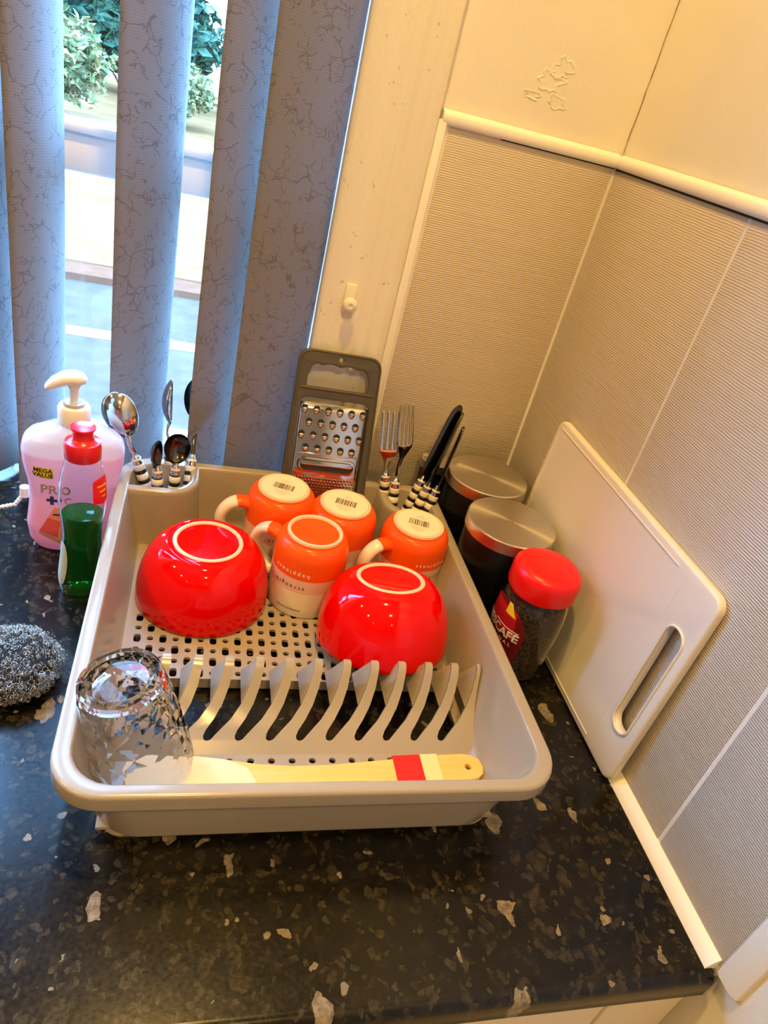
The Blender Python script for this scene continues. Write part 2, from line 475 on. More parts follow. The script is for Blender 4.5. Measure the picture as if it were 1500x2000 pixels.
# tiles: each one its own piece, grout bed recessed behind them
HT = 0.4872
MB().box(-0.2060, 0.006, 0.0005, 0.0062, -0.01, HT).build('grout', 'grout', wall_back, smooth=False)
MB().box(0.0005, 0.0062, -0.601, 0.006, -0.01, HT).build('grout', 'grout', wall_right, smooth=False)
MB().box(-0.1985, -0.0022, 0.0, 0.004, 0.004, HT-0.001).build('tile', 'tile', wall_back, bevel=0.0008)
for y0, y1 in ((-0.2470, -0.0020), (-0.4988, -0.2506), (-0.6006, -0.5024)):
    MB().box(0.0, 0.004, y0, y1, 0.004, HT-0.001).build('tile', 'tile', wall_right, bevel=0.0008)
# strip along the tops of the tiles
def strip(name, pts, prof, m, label=None, parent=None):
    """sweep a closed 2D profile (offset n, z) along straight pts given with normals"""
    mb = MB(); loops = []
    for (x, y, nx, ny) in pts:
        loops.append([(x + nx*a, y + ny*a, z) for a, z in prof])
    mb.loft(loops, cap0=True, cap1=True)
    o = mb.build(name, m, parent, angle=50)
    return struct(o, label) if parent is None else o
tp = [(-0.005, HT), (0.0022, HT), (0.0036, HT+0.0022), (0.0036, HT+0.0085), (0.0018, HT+0.0120), (-0.005, HT+0.0140)]
strip('trim_1', [(-0.2080, 0, 0, -1), (0.0, 0, 0, -1)], tp, 'trim_plastic', 'white strip capping the window wall tiles')
strip('trim_2', [(0, 0.0, -1, 0), (0, -0.606, -1, 0)], tp, 'trim_plastic', 'white strip capping the side wall tiles')
MB().box(-0.0010, 0.002, -0.60, -0.002, HT-0.0022, HT-0.0003).build('gap_shade_strip', 'gap_shade', wall_right, smooth=False)  # dark strips painted as the shadow line under the capping, proud of the tiles
MB().box(-0.14, -0.002, -0.0004, 0.002, HT-0.0013, HT-0.0004).build('gap_shade_strip', 'gap_shade', wall_back, smooth=False)
# caulk bead along the worktop
cb = [(-0.002, -0.001), (0.0105, -0.001), (0.009, 0.0025), (0.005, 0.0075), (0.0015, 0.0105), (-0.002, 0.011)]
strip('trim_3', [(0, -0.001, -1, 0), (0, -0.25, -1, 0), (0, -0.47, -1, 0), (0, -0.599, -1, 0)], cb, 'caulk', 'white sealant bead between worktop and side wall')
strip('trim_4', [(-0.30, 0, 0, -1), (-0.001, 0, 0, -1)], cb, 'caulk', 'white sealant bead between worktop and window wall')
# plain end strip past the last tile
mb = MB(); mb.loft([[(x, y, z) for x, y in ((0.006, -0.602), (-0.0008, -0.602), (-0.0014, -0.606), (-0.0010, -0.617), (0.002, -0.6225), (0.006, -0.6230))] for z in (0.0, HT)], cap0=True, cap1=True)
struct(mb.build('trim_5', 'plaster', angle=30), 'plain painted strip ending the side wall tiles')
# painted window casing with moulded vertical grooves
prof = [(-0.3000, 0.10), (-0.3000, -0.0005), (-0.2985, -0.003), (-0.2940, -0.0045), (-0.2700, -0.0050), (-0.2620, -0.0042), (-0.2560, -0.0060), (-0.2520, -0.0062),
        (-0.2490, -0.0040), (-0.2460, -0.0042), (-0.2420, -0.0072), (-0.2370, -0.0078), (-0.2340, -0.0058), (-0.2315, -0.0060), (-0.2280, -0.0085),
        (-0.2220, -0.0088), (-0.2180, -0.0070), (-0.2150, -0.0064), (-0.2125, -0.0050), (-0.2115, 0.0), (-0.2115, 0.006), (-0.29, 0.10)]
mb = MB(); N = 40
loops = []
for k in range(N+1):
    z = lerp(0.0, 1.14, k/N)
    loops.append([(x + 0.0006*noise.noise((z*9, i*1.3, 1.0)), y + (0.0007*noise.noise((z*14, i*0.9, 5.0)) if y < 0 else 0), z) for i, (x, y) in enumerate(prof)])
mb.loft(loops, cap0=True, cap1=True)
casing = struct(mb.build('trim_6', 'casing_paint', angle=60), 'thickly painted cream window casing with vertical grooves')
MB().box(-0.2120, -0.2020, -0.0035, 0.004, 0.0, HT+0.004).build('sealant_strip', 'caulk', wall_back, bevel=0.0016)
# plaster corner crack and flaked paint (relief on the wall)
mb = MB(); pts = []
for k in range(50):
    z = HT + 0.016 + k*0.012
    pts.append((0.0058 + 0.0012*noise.noise((z*45, 0, 0)) - 0.0006, 0.0056, z))
for i, (a, b_) in enumerate(zip(pts, pts[1:])):
    mb.tube([a, b_], 0.00028 + 0.00030*abs(noise.noise((i*0.4, 0, 9))), n=5)
mb.build('crack', 'crack', wall_back)
for j, (cx, cz, rr, sq) in enumerate(((-0.103, 0.548, 0.0130, 0.60), (-0.093, 0.561, 0.0110, 0.75), (-0.118, 0.533, 0.0095, 0.35), (-0.090, 0.531, 0.0100, 0.55))):
    mb = MB(); n = 22; vs = [(cx, 0.00605, cz)]; fs = []
    for ring, (q, dy) in enumerate(((0.70, 0.0060), (0.95, 0.0054), (1.06, 0.0061))):
        for k in range(n):
            a = 2*PI*k/n; r = rr*q*(1 + 0.9*noise.noise((math.cos(a)*1.7+j*7, math.sin(a)*1.7, 2.0)) + 0.3*noise.noise((math.cos(a)*5+j*7, math.sin(a)*5, 4.0)))
            vs.append((cx + r*math.cos(a), dy, cz + sq*r*math.sin(a)))
    for k in range(n):
        k2 = (k+1) % n
        fs.append((0, 1+k, 1+k2)); fs.append((1+k, 1+n+k, 1+n+k2, 1+k2)); fs.append((1+n+k, 1+2*n+k, 1+2*n+k2, 1+n+k2))
    mb.add(vs, fs); mb.build('paint_flake', 'plaster', wall_back, angle=25)

# window: frame, transom, panes, sill
win = bpy.data.objects.new('window_1', None); C.objects.link(win); win.location = (-0.85, 0.12, 0); struct(win, 'white framed window with horizontal transom bar behind the blinds')
def wbox(name, *a, m='frame_pvc', bev=0.004):
    return MB().box(*a).build(name, m, win, origin=win.location[:], bevel=bev)
wbox('bottom_rail', WX0, WX1, 0.090, 0.140, -0.002, 0.030)
wbox('top_rail', WX0, WX1, 0.090, 0.140, 1.10, WZ1)
wbox('stile', WX0, WX0+0.06, 0.090, 0.140, 0.030, 1.10)
wbox('stile', -0.325, WX1, 0.090, 0.140, 0.030, 1.10)
wbox('transom', WX0+0.06, -0.325, 0.090, 0.140, 0.352, 0.392)
wbox('transom_bead', WX0+0.06, -0.325, 0.084, 0.130, 0.392, 0.402, bev=0.003)
wbox('pane', WX0+0.06, -0.325, 0.118, 0.122, 0.030, 0.352, m='window_pane', bev=0)
wbox('pane', WX0+0.06, -0.325, 0.118, 0.122, 0.402, 1.10, m='window_pane', bev=0)
struct(MB().box(WX0, WX1, 0.004, 0.092, -0.03, -0.0015).build('window_sill', 'worktop', smooth=False), 'dark window sill behind the blinds')

# ------------------------------------------------------------------ outside
GZ = -1.30
def ground(name, y0, y1, z, m, lab, x0=-30, x1=20):
    return struct(MB().box(x0, x1, y0, y1, z-0.1, z).build(name, m, smooth=False), lab)
ground('road', 0.30, 4.95, GZ, 'asphalt', 'grey asphalt road outside the window')
ground('kerb', 4.95, 5.25, GZ+0.05, 'kerb_brick', 'red brick kerb beyond the road')
ground('lawn', 5.25, 60.0, GZ+0.06, 'lawn', 'dry yellowish lawn beyond the road')
tag(MB().box(-30, 20, 3.82, 3.98, GZ, GZ+0.004).build('road_line', 'road_paint', smooth=False), 'white line painted along the grey road outside', 'road line')
def bush(name, label, loc, size, n, m, leaf, seed, cat='bush'):
    r = random.Random(seed)
    o = thing(name, label, cat, loc, 'trees and bushes beyond the lawn')
    mb = MB()
    for _ in range(n):
        u, v, w = r.gauss(0, 1), r.gauss(0, 1), r.gauss(0, 1)
        q = math.sqrt(u*u+v*v+w*w) or 1; rad = (0.55 + 0.5*r.random())
        rad *= 0.8 + 0.35*noise.noise((u/q*2+seed, v/q*2, w/q*2))
        c = Vector((u/q*rad*size[0], v/q*rad*size[1], size[2]*(1 + w/q*rad)*0.98 + 0.1))
        d = Vector((r.gauss(0, 1), r.gauss(0, 1), r.gauss(0, 0.6))).normalized(); e = d.orthogonal().normalized()
        e.rotate(Quaternion(d, r.random()*6.28)); L = leaf*(0.6+0.8*r.random())
        f = d.cross(e)*0.12*L
        mb.add([c-d*L, c+e*L*0.45+f, c+d*L, c-e*L*0.45+f], [(0, 1, 2, 3)])
    fo = mb.build('foliage', m, o, smooth=False); fo['kind'] = 'stuff'
    mb = MB()
    for k in range(5):
        a = k*1.3+seed
        mb.tube([(0.05*math.cos(a), 0.05*math.sin(a), -0.02), (0.25*size[0]*math.cos(a), 0.25*size[1]*math.sin(a), size[2]*0.8), (0.5*size[0]*math.cos(a+0.4), 0.5*size[1]*math.sin(a+0.4), size[2]*1.4)], [0.06, 0.04, 0.015], n=6)
    mb.build('stem', 'bark', o)
    return o
bush('bush', 'pale leafed bush seen in the left window gap', (-3.15, 13.2, GZ+0.06), (1.15, 1.0, 0.75), 3600, 'leaf_light', 0.085, 3)
bush('bush', 'bright green bush seen behind the middle blind slat', (-1.25, 15.5, GZ+0.06), (0.9, 0.9, 0.55), 2200, 'leaf_light', 0.08, 5)
for k, (x, y, s) in enumerate(((-7.4, 19, 2.4), (-2.5, 19.5, 2.4), (2.4, 20, 2.4))):
    bush('tree', ('dark green tree at the far left outside', 'dark green tree tinted with bluish haze behind the pale bush outside', 'dark green tree seen in the right window gap')[k], (x, y, GZ+0.06), (s, 1.6, 1.5), 7000, 'leaf_hazed', 0.17, 11+k, 'tree')

# ------------------------------------------------------------------ worktop and cabinets
mb = MB(); fr = []
for k in range(9):
    a = PI/2*k/8; fr.append((-0.598 - 0.009*math.sin(a), -0.009 + 0.009*math.cos(a)))
sec = [(0.004, 0.0)] + fr + [(-0.607, -0.0255), (-0.6045, -0.0305), (-0.598, -0.032), (0.004, -0.032)]
xs = [-2.2 + k*0.4394 for k in range(6)] 
xs[-1] = -0.0035
mb.loft([[(x, y, z) for y, z in sec] for x in xs], cap0=True, cap1=True)
tag(mb.build('worktop', 'worktop', angle=30), 'black speckled laminate worktop under the dish rack', 'worktop')
def cabinet(name, label, x0, x1, dx0, dx1):
    o = thing(name, label, 'cabinet', ((x0+x1)/2, -0.3, ZF), 'cream base cabinets')
    org = o.location[:]
    MB().box(x0, x1, -0.578, -0.02, ZF+0.1, -0.0335).build('body', 'cabinet_cream', o, origin=org, smooth=False)
    MB().box(x0, x1, -0.53, -0.10, ZF, ZF+0.1).build('plinth', 'cabinet_cream', o, origin=org, smooth=False)
    MB().box(dx0, dx1, -0.600, -0.580, ZF+0.11, -0.036).build('door', 'cabinet_cream', o, origin=org, bevel=0.002)
cabinet('base_cabinet', 'cream cabinet below the worktop, right of the dark door gap', -0.0765, -0.004, -0.0752, -0.005)
cabinet('base_cabinet', 'cream cabinet below the worktop, left of the dark door gap', -0.68, -0.078, -0.679, -0.0785)

# ------------------------------------------------------------------ blinds
blind = thing('vertical_blind', 'grey brown vertical blind with crackle patterned slats in the window', 'blind', (-0.49, -0.012, 0.006))
def slat(label, xl, yl, xr, yr, sag):
    org = Vector(blind.location)
    d = Vector((xr-xl, yr-yl, 0)); w = d.length; d.normalize(); nrm = Vector((d.y, -d.x, 0))
    nx, nz = 14, 30; z0, z1 = 0.006, 1.12
    vs, fs, uv = [], [], []
    ox, oz = rnd.random()*3, rnd.random()*3
    for k in range(nz+1):
        z = lerp(z0, z1, k/nz)
        for i in range(nx+1):
            u = i/nx
            wob = 0.0012*noise.noise((u*2, z*5, xl*20))
            p = Vector((xl, yl, z)) + d*(u*w) + nrm*(sag*4*u*(1-u) + wob)
            vs.append(p-org); uv.append((u*w+ox, z+oz))
    for k in range(nz):
        for i in range(nx):
            a = k*(nx+1)+i; fs.append((a, a+1, a+nx+2, a+nx+1))
    me = bpy.data.meshes.new('fabric'); me.from_pydata([tuple(v) for v in vs], [], fs); me.update()
    ul = me.uv_layers.new(name='UVMap')
    for lp in me.loops: ul.data[lp.index].uv = uv[lp.vertex_index]
    for p in me.polygons: p.use_smooth = True
    me.materials.append(MATS['blind_fabric'])
    fo = link('slat', me, blind); fo['label'] = label; o = fo
    so = fo.modifiers.new('thick', 'SOLIDIFY'); so.thickness = 0.0006; so.offset = 0
    # hem pocket with its weight
    mb = MB(); loops = []
    for z, e in ((0.0065, 0.0007), (0.008, 0.0011), (0.049, 0.0011), (0.0505, 0.0007)):
        lp = []
        for sgn in (1, -1):
            for i in (range(nx+1) if sgn == 1 else range(nx, -1, -1)):
                u = i/nx
                p = Vector((xl, yl, z)) + d*(u*w) + nrm*(sag*4*u*(1-u) + 0.0012*noise.noise((u*2, z*5, xl*20)) + sgn*e)
                lp.append(tuple(p-org))
        loops.append(lp)
    mb.loft(loops, cap0=False, cap1=False)
    uvm = mb.build('hem', 'blind_fabric', o, angle=60)
    return o
slat('leftmost blind slat, mostly cut off by the left edge', -0.690, -0.015, -0.627, 0.058, 0.013)
slat('blue lit blind slat behind the pink soap bottle', -0.6145, -0.022, -0.5790, 0.064, 0.014)
slat('blind slat behind the large upright spoon, second window gap on its right', -0.5170, -0.030, -0.4595, 0.048, 0.014)
slat('narrow looking blind slat overlapped by the wide brown slat', -0.4295, -0.043, -0.3740, 0.036, 0.013)
slat('wide brown blind slat beside the window casing behind the grater', -0.3850, -0.034, -0.3010, 0.012, 0.005)
# chain of beads linking the slat hems
mb = MB()
ptsb = [Vector((-0.655, -0.058, 0.010)), Vector((-0.633, -0.060, 0.0035)), Vector((-0.612, -0.062, 0.012)), Vector((-0.6015, -0.060, 0.028))]
for k in range(16):
    t_ = k/15*3; i = min(int(t_), 2); p = ptsb[i].lerp(ptsb[i+1], t_-i)
    r = 0.0026
    mb.lathe([(0, p.z-r), (r*0.7, p.z-r*0.7), (r, p.z), (r*0.7, p.z+r*0.7), (0, p.z+r)], 8, cx=p.x, cy=p.y)
mb.tube(ptsb, 0.0006, n=5)
bc_ = mb.build('bead_chain', 'bead_white', blind, origin=blind.location[:]); bc_['label'] = 'white bead chain linking the slat hems'
MB().tube([(-0.6015, -0.060, 0.024), (-0.6012, -0.060, 0.036)], 0.0055, n=10).build('chain_clip', 'bead_white', blind, origin=blind.location[:])
# painted hook on the casing
o = thing('cord_hook', 'small cream plastic hook screwed to the window casing', 'hook', (-0.2666, -0.0052, 0.291))
mb = MB(); mb.lathe([(0, 0), (0.0045, 0), (0.0045, 0.008), (0.0082, 0.010), (0.0085, 0.013), (0.0068, 0.0155), (0.0030, 0.0160), (0.0026, 0.0145), (0, 0.0145)], 28)
kn = mb.build('knob', 'casing_paint', o, angle=50); kn.rotation_euler = (PI/2, 0, 0)
MB().box(-0.0065, 0.0065, -0.0035, 0.0008, -0.012, 0.021).build('backplate', 'casing_paint', o, bevel=0.0017)

# ------------------------------------------------------------------ dish rack
RX0, RX1, RY0, RY1, RZ = -0.4985, -0.1190, -0.4985, -0.0480, 0.085
FZ = 0.016                         # level of the perforated floor
rack = thing('dish_rack', 'beige plastic dish rack holding bowls, mugs and cutlery', 'dish rack', ((RX0+RX1)/2, (RY0+RY1)/2, 0))
ro = rack.location[:]
def loop(x0, x1, y0, y1, r, z): return [(x, y, z) for x, y in rrect(x0, x1, y0, y1, r, 8)]
def inset(d, r, z, dy=None): return loop(RX0+d, RX1-d, RY0+(dy if dy is not None else d), RY1-d, r, z)
mb = MB()
bodyb = dict(x0=-0.470, x1=-0.148, y0=-0.4765, y1=-0.072)
mb.loft([loop(-0.462, -0.156, -0.468, -0.080, 0.028, 0.0028), loop(-0.467, -0.151, -0.4735, -0.075, 0.032, 0.0034), loop(**bodyb, r=0.034, z=0.0062), loop(-0.4725, -0.1455, -0.4795, -0.070, 0.036, 0.012),
         inset(0.0125, 0.036, 0.0705, 0.0105), inset(0.0085, 0.038, 0.0715, 0.0070), inset(0.0010, 0.037, 0.0700), inset(0.0, 0.037, 0.0710),
         inset(0.0, 0.037, RZ-0.0032), inset(0.0007, 0.0365, RZ-0.0011), inset(0.0026, 0.0355, RZ), inset(0.0112, 0.030, RZ, 0.0090), inset(0.0124, 0.0325, RZ-0.0009, 0.0102), inset(0.0132, 0.032, RZ-0.004, 0.0110),
         loop(-0.4730, -0.1475, -0.4775, -0.0720, 0.026, 0.022), loop(-0.4700, -0.1500, -0.4745, -0.0750, 0.022, 0.0145), loop(-0.462, -0.158, -0.466, -0.083, 0.016, 0.0125)])
tray = mb.build('tray', 'rack_plastic', rack, origin=ro, angle=75)
wnm = tray.modifiers.new('weighted', 'WEIGHTED_NORMAL'); wnm.keep_sharp = True; wnm.weight = 80
for x0, x1, y0, y1 in ((-0.4640, -0.420, -0.4715, -0.435), (-0.200, -0.1540, -0.4715, -0.435), (-0.4640, -0.420, -0.115, -0.077), (-0.200, -0.1540, -0.115, -0.077)):
    mb = MB(); mb.loft([loop(x0, x1, y0, y1, 0.017, 0.0), loop(x0-0.0022, x1+0.0022, y0-0.0015, y1+0.0015, 0.018, 0.0012), loop(x0-0.0030, x1+0.003, y0-0.0022, y1+0.0022, 0.018, 0.0045)], cap0=True, cap1=True)
    mb.build('foot', 'rack_plastic', rack, origin=ro)
def hole_cell(mb, cx, cy, dx, dy, hx, hy, p, z, depth):
    n = 16; outer, inner = [], []
    for k in range(n):
        a = 2*PI*k/n + 1e-9; ca, sa = math.cos(a), math.sin(a); q = 1/max(abs(ca), abs(sa))
        outer.append((cx + dx/2*ca*q, cy + dy/2*sa*q, z))
        r = (abs(ca)**p + abs(sa)**p) ** (-1/p)
        inner.append((cx + hx/2*ca*r, cy + hy/2*sa*r, z))
    low = [(x, y, z-depth) for x, y, _ in inner]
    mb.loft([outer, inner, low])
mb = MB()
gx0, gx1, gy0, gy1 = -0.4640, -0.1560, -0.3270, -0.0810
nx = 26; ny = 17; dx = (gx1-gx0)/nx; dy = (gy1-gy0)/ny
for i in range(nx):
    for j in range(ny):
        cx, cy = gx0+(i+0.5)*dx, gy0+(j+0.5)*dy
        if (i+j) % 2: hole_cell(mb, cx, cy, dx, dy, 0.0066, 0.0108, 4, FZ, 0.003)
        else: hole_cell(mb, cx, cy, dx, dy, 0.0062, 0.0056, 2, FZ, 0.003)
mb.loft([[(gx0, gy0, FZ), (gx1, gy0, FZ)], [(gx0, gy0, 0.0045), (gx1, gy0, 0.0045)], [(gx0, gy0+0.003, 0.0045), (gx1, gy0+0.003, 0.0045)]], closed=False)
for a, b_ in (((-0.4745, -0.335), (gx0, -0.076)), ((gx1, -0.335), (-0.1455, -0.076)), ((-0.4745, gy1), (-0.1455, -0.068))):
    mb.box(a[0], b_[0], a[1], b_[1], FZ-0.003, FZ)
mb.build('floor', 'rack_plastic', rack, origin=ro, angle=35)
mb = MB()                                          # trough at the front
tx0, tx1, n_ = -0.468, -0.152, 18
d2 = (tx1-tx0)/n_
for i in range(n_):
    hole_cell(mb, tx0+(i+0.5)*d2, -0.4155, d2, 0.014, 0.0062, 0.0056, 2, 0.0130, 0.003)
mb.box(tx0, tx1, -0.472, -0.4225, 0.010, 0.0130)
mb.build('trough', 'rack_plastic', rack, origin=ro, angle=35)
# plate dividers: ribbons curving up and back, each with a blade behind it
PATH = [(-0.002, -0.4090, 0.0128), (-0.001, -0.4040, 0.0160), (0.0, -0.3995, 0.0190), (0.0002, -0.3991, 0.01926), (0.0005, -0.3983, 0.01977), (0.0010, -0.3971, 0.0205), (0.0015, -0.3960, 0.0212), (0.0046, -0.3920, 0.0236), (0.0122, -0.3840, 0.0284),
        (0.0194, -0.3745, 0.0368), (0.0246, -0.3645, 0.0482), (0.0270, -0.3565, 0.0585), (0.0278, -0.3515, 0.0640), (0.0279, -0.3480, 0.0655), (0.0276, -0.3450, 0.0645)]
HW = [0.01315, 0.01315, 0.01315, 0.0114, 0.0100, 0.0092, 0.0086, 0.0074, 0.0061, 0.0052, 0.0045, 0.0040, 0.0037, 0.0035, 0.0030]
pitch = 0.0263
slots = [-0.391 + pitch*i for i in range(-3, 9)]
def divider(X0, left=None, right=None):
    mb = MB(); top, bot = [], []
    for (ax, y, z), h in zip(PATH, HW):
        xl = X0+ax-h if left is None else left
        xr = X0+ax+h if right is None else (right if right != 'wall' else -0.1480 + 0.0105*(z-0.0145)/0.065)
        top.append((xl, xr, y, z))
    loops = []
    for i, (xl, xr, y, z) in enumerate(top):
        a, b_ = top[max(i-1, 0)], top[min(i+1, len(top)-1)]
        ty, tz = b_[2]-a[2], b_[3]-a[3]; q = math.hypot(ty, tz); ny_, nz_ = tz/q, -ty/q     # downward/back normal
        th = 0.0028
        loops.append([(xl, y, z), (xr, y, z), (xr, y+ny_*th, z+nz_*th), (xl, y+ny_*th, z+nz_*th)])
    mb.loft(loops, cap0=True, cap1=True)
    if left is None:                              # leaning blade below the ribbon
        tops = [(X0+ax-h*0.75, y, z-0.001) for (ax, y, z), h in list(zip(PATH, HW))[9:]]
        n = len(tops); lo = [(X0+0.0142, lerp(-0.3765, -0.3330, i/(n-1)), 0.0340) for i in range(n)]
        th = 0.0030
        A = [[p, q] for p, q in zip(tops, lo)]
        ring = [[t_, l_, (l_[0]+th, l_[1], l_[2]), (t_[0]+th, t_[1], t_[2])] for t_, l_ in A]
        mb.loft(ring, cap0=True, cap1=True)
    mb.build('plate_divider', 'rack_plastic', rack, origin=ro, angle=50)
for i in range(len(slots)-1): divider((slots[i]+slots[i+1])/2)
divider(slots[-1]+pitch/2, right='wall')
divider(slots[0]-pitch/2, left=-0.473, right=slots[0])
# cutlery pockets in the two back corners
def pocket(name, x_in, y_front, x_wall, sgn, r=0.030):
    """L shaped wall: runs from the side wall at y_front, round a corner, back along x_in"""
    path = [(x_wall, y_front)]
    cx, cy = x_in - sgn*r, y_front + r
    for k in range(9):
        a = PI/2*k/8
        path.append((cx + sgn*r*math.sin(a), cy - r*math.cos(a)))
    path.append((x_in, -0.055))
    n = len(path); mb = MB(); loops = []
    nor = []
    for i in range(n):
        a, b_ = path[max(i-1, 0)], path[min(i+1, n-1)]
        tx, ty = b_[0]-a[0], b_[1]-a[1]; q = math.hypot(tx, ty)
        nor.append((ty/q*sgn, -tx/q*sgn))
    def row(off, z): return [(p[0]+m_[0]*off*1.0, p[1]+m_[1]*off*1.0, z) for p, m_ in zip(path, nor)]
    # outer normal points to the tray interior
    rows = [row(0.0105, 0.0140), row(0.0085, 0.022), row(0.0045, 0.078), row(0.0042, 0.0825), row(0.0030, 0.0842), row(-0.0005, RZ-0.0002), row(-0.0045, 0.0845), row(-0.0060, 0.0825), row(-0.0062, 0.077), row(0.0030, 0.022), row(0.0055, 0.0140)]
    mb.loft(rows, closed=False)
    mb.build(name, 'rack_plastic', rack, origin=ro, angle=50)
pocket('cutlery_pocket', -0.4160, -0.1160, -0.4865, 1)
pocket('cutlery_pocket', -0.1900, -0.1180, -0.1315, -1)

# ------------------------------------------------------------------ bowls
def bowl(label, cx, cy, R, h, rf, tilt=None):
    nrm = Vector((*(tilt or (0, 0)), 1)).normalized()
    o = thing('bowl', label, 'bowl', (cx, cy, FZ+0.0004+R*math.hypot(nrm.x, nrm.y)), 'upturned red bowls', Vector((0, 0, 1)).rotation_difference(nrm))
    prof = []; n = 26
    for k in range(n+1):
        a = PI/2*k/n; u = math.sin(a)**0.95
        prof.append((rf+0.001+(R-rf-0.001)*math.sqrt(max(0, 1-u**2.2)), h*0.955*u))
    outer = [(R-0.003, 0.0), (R-0.0008, 0.0006)] + [(r, z+0.0018) for r, z in prof[0:]]
    inner = [(r-0.0045, z-0.0045) for r, z in reversed(prof) if z > 0.006 and r > 0.006]
    full = [(0.0, h*0.955-0.0055)] + inner[0:] + [(R-0.0045, 0.0008)] + outer + [(rf+0.0006, h*0.955+0.002)] + [(rf-0.003, h*0.955+0.0018), (rf-0.006, h*0.955-0.0002), (0, h*0.955-0.0002)]
    MB().lathe(full, 72).build('bowl_body', 'bowl_red', o, angle=60)
    MB().lathe([(rf+0.0008, h*0.955), (rf+0.0006, h-0.001), (rf-0.0004, h), (rf-0.0028, h), (rf-0.0036, h-0.001), (rf-0.0040, h*0.955)], 72).build('foot_ring', 'stoneware', o, angle=60)
    return o
bowl('upturned red bowl beside the left mugs, standing nearest the green bottle', -0.3994, -0.2078, 0.0675, 0.0711, 0.0342)
bowl('upturned red bowl nearest the coffee jar, front edge propped on the plate dividers', -0.2195, -0.2816, 0.0675, 0.0711, 0.0342, (-0.03, 0.232))

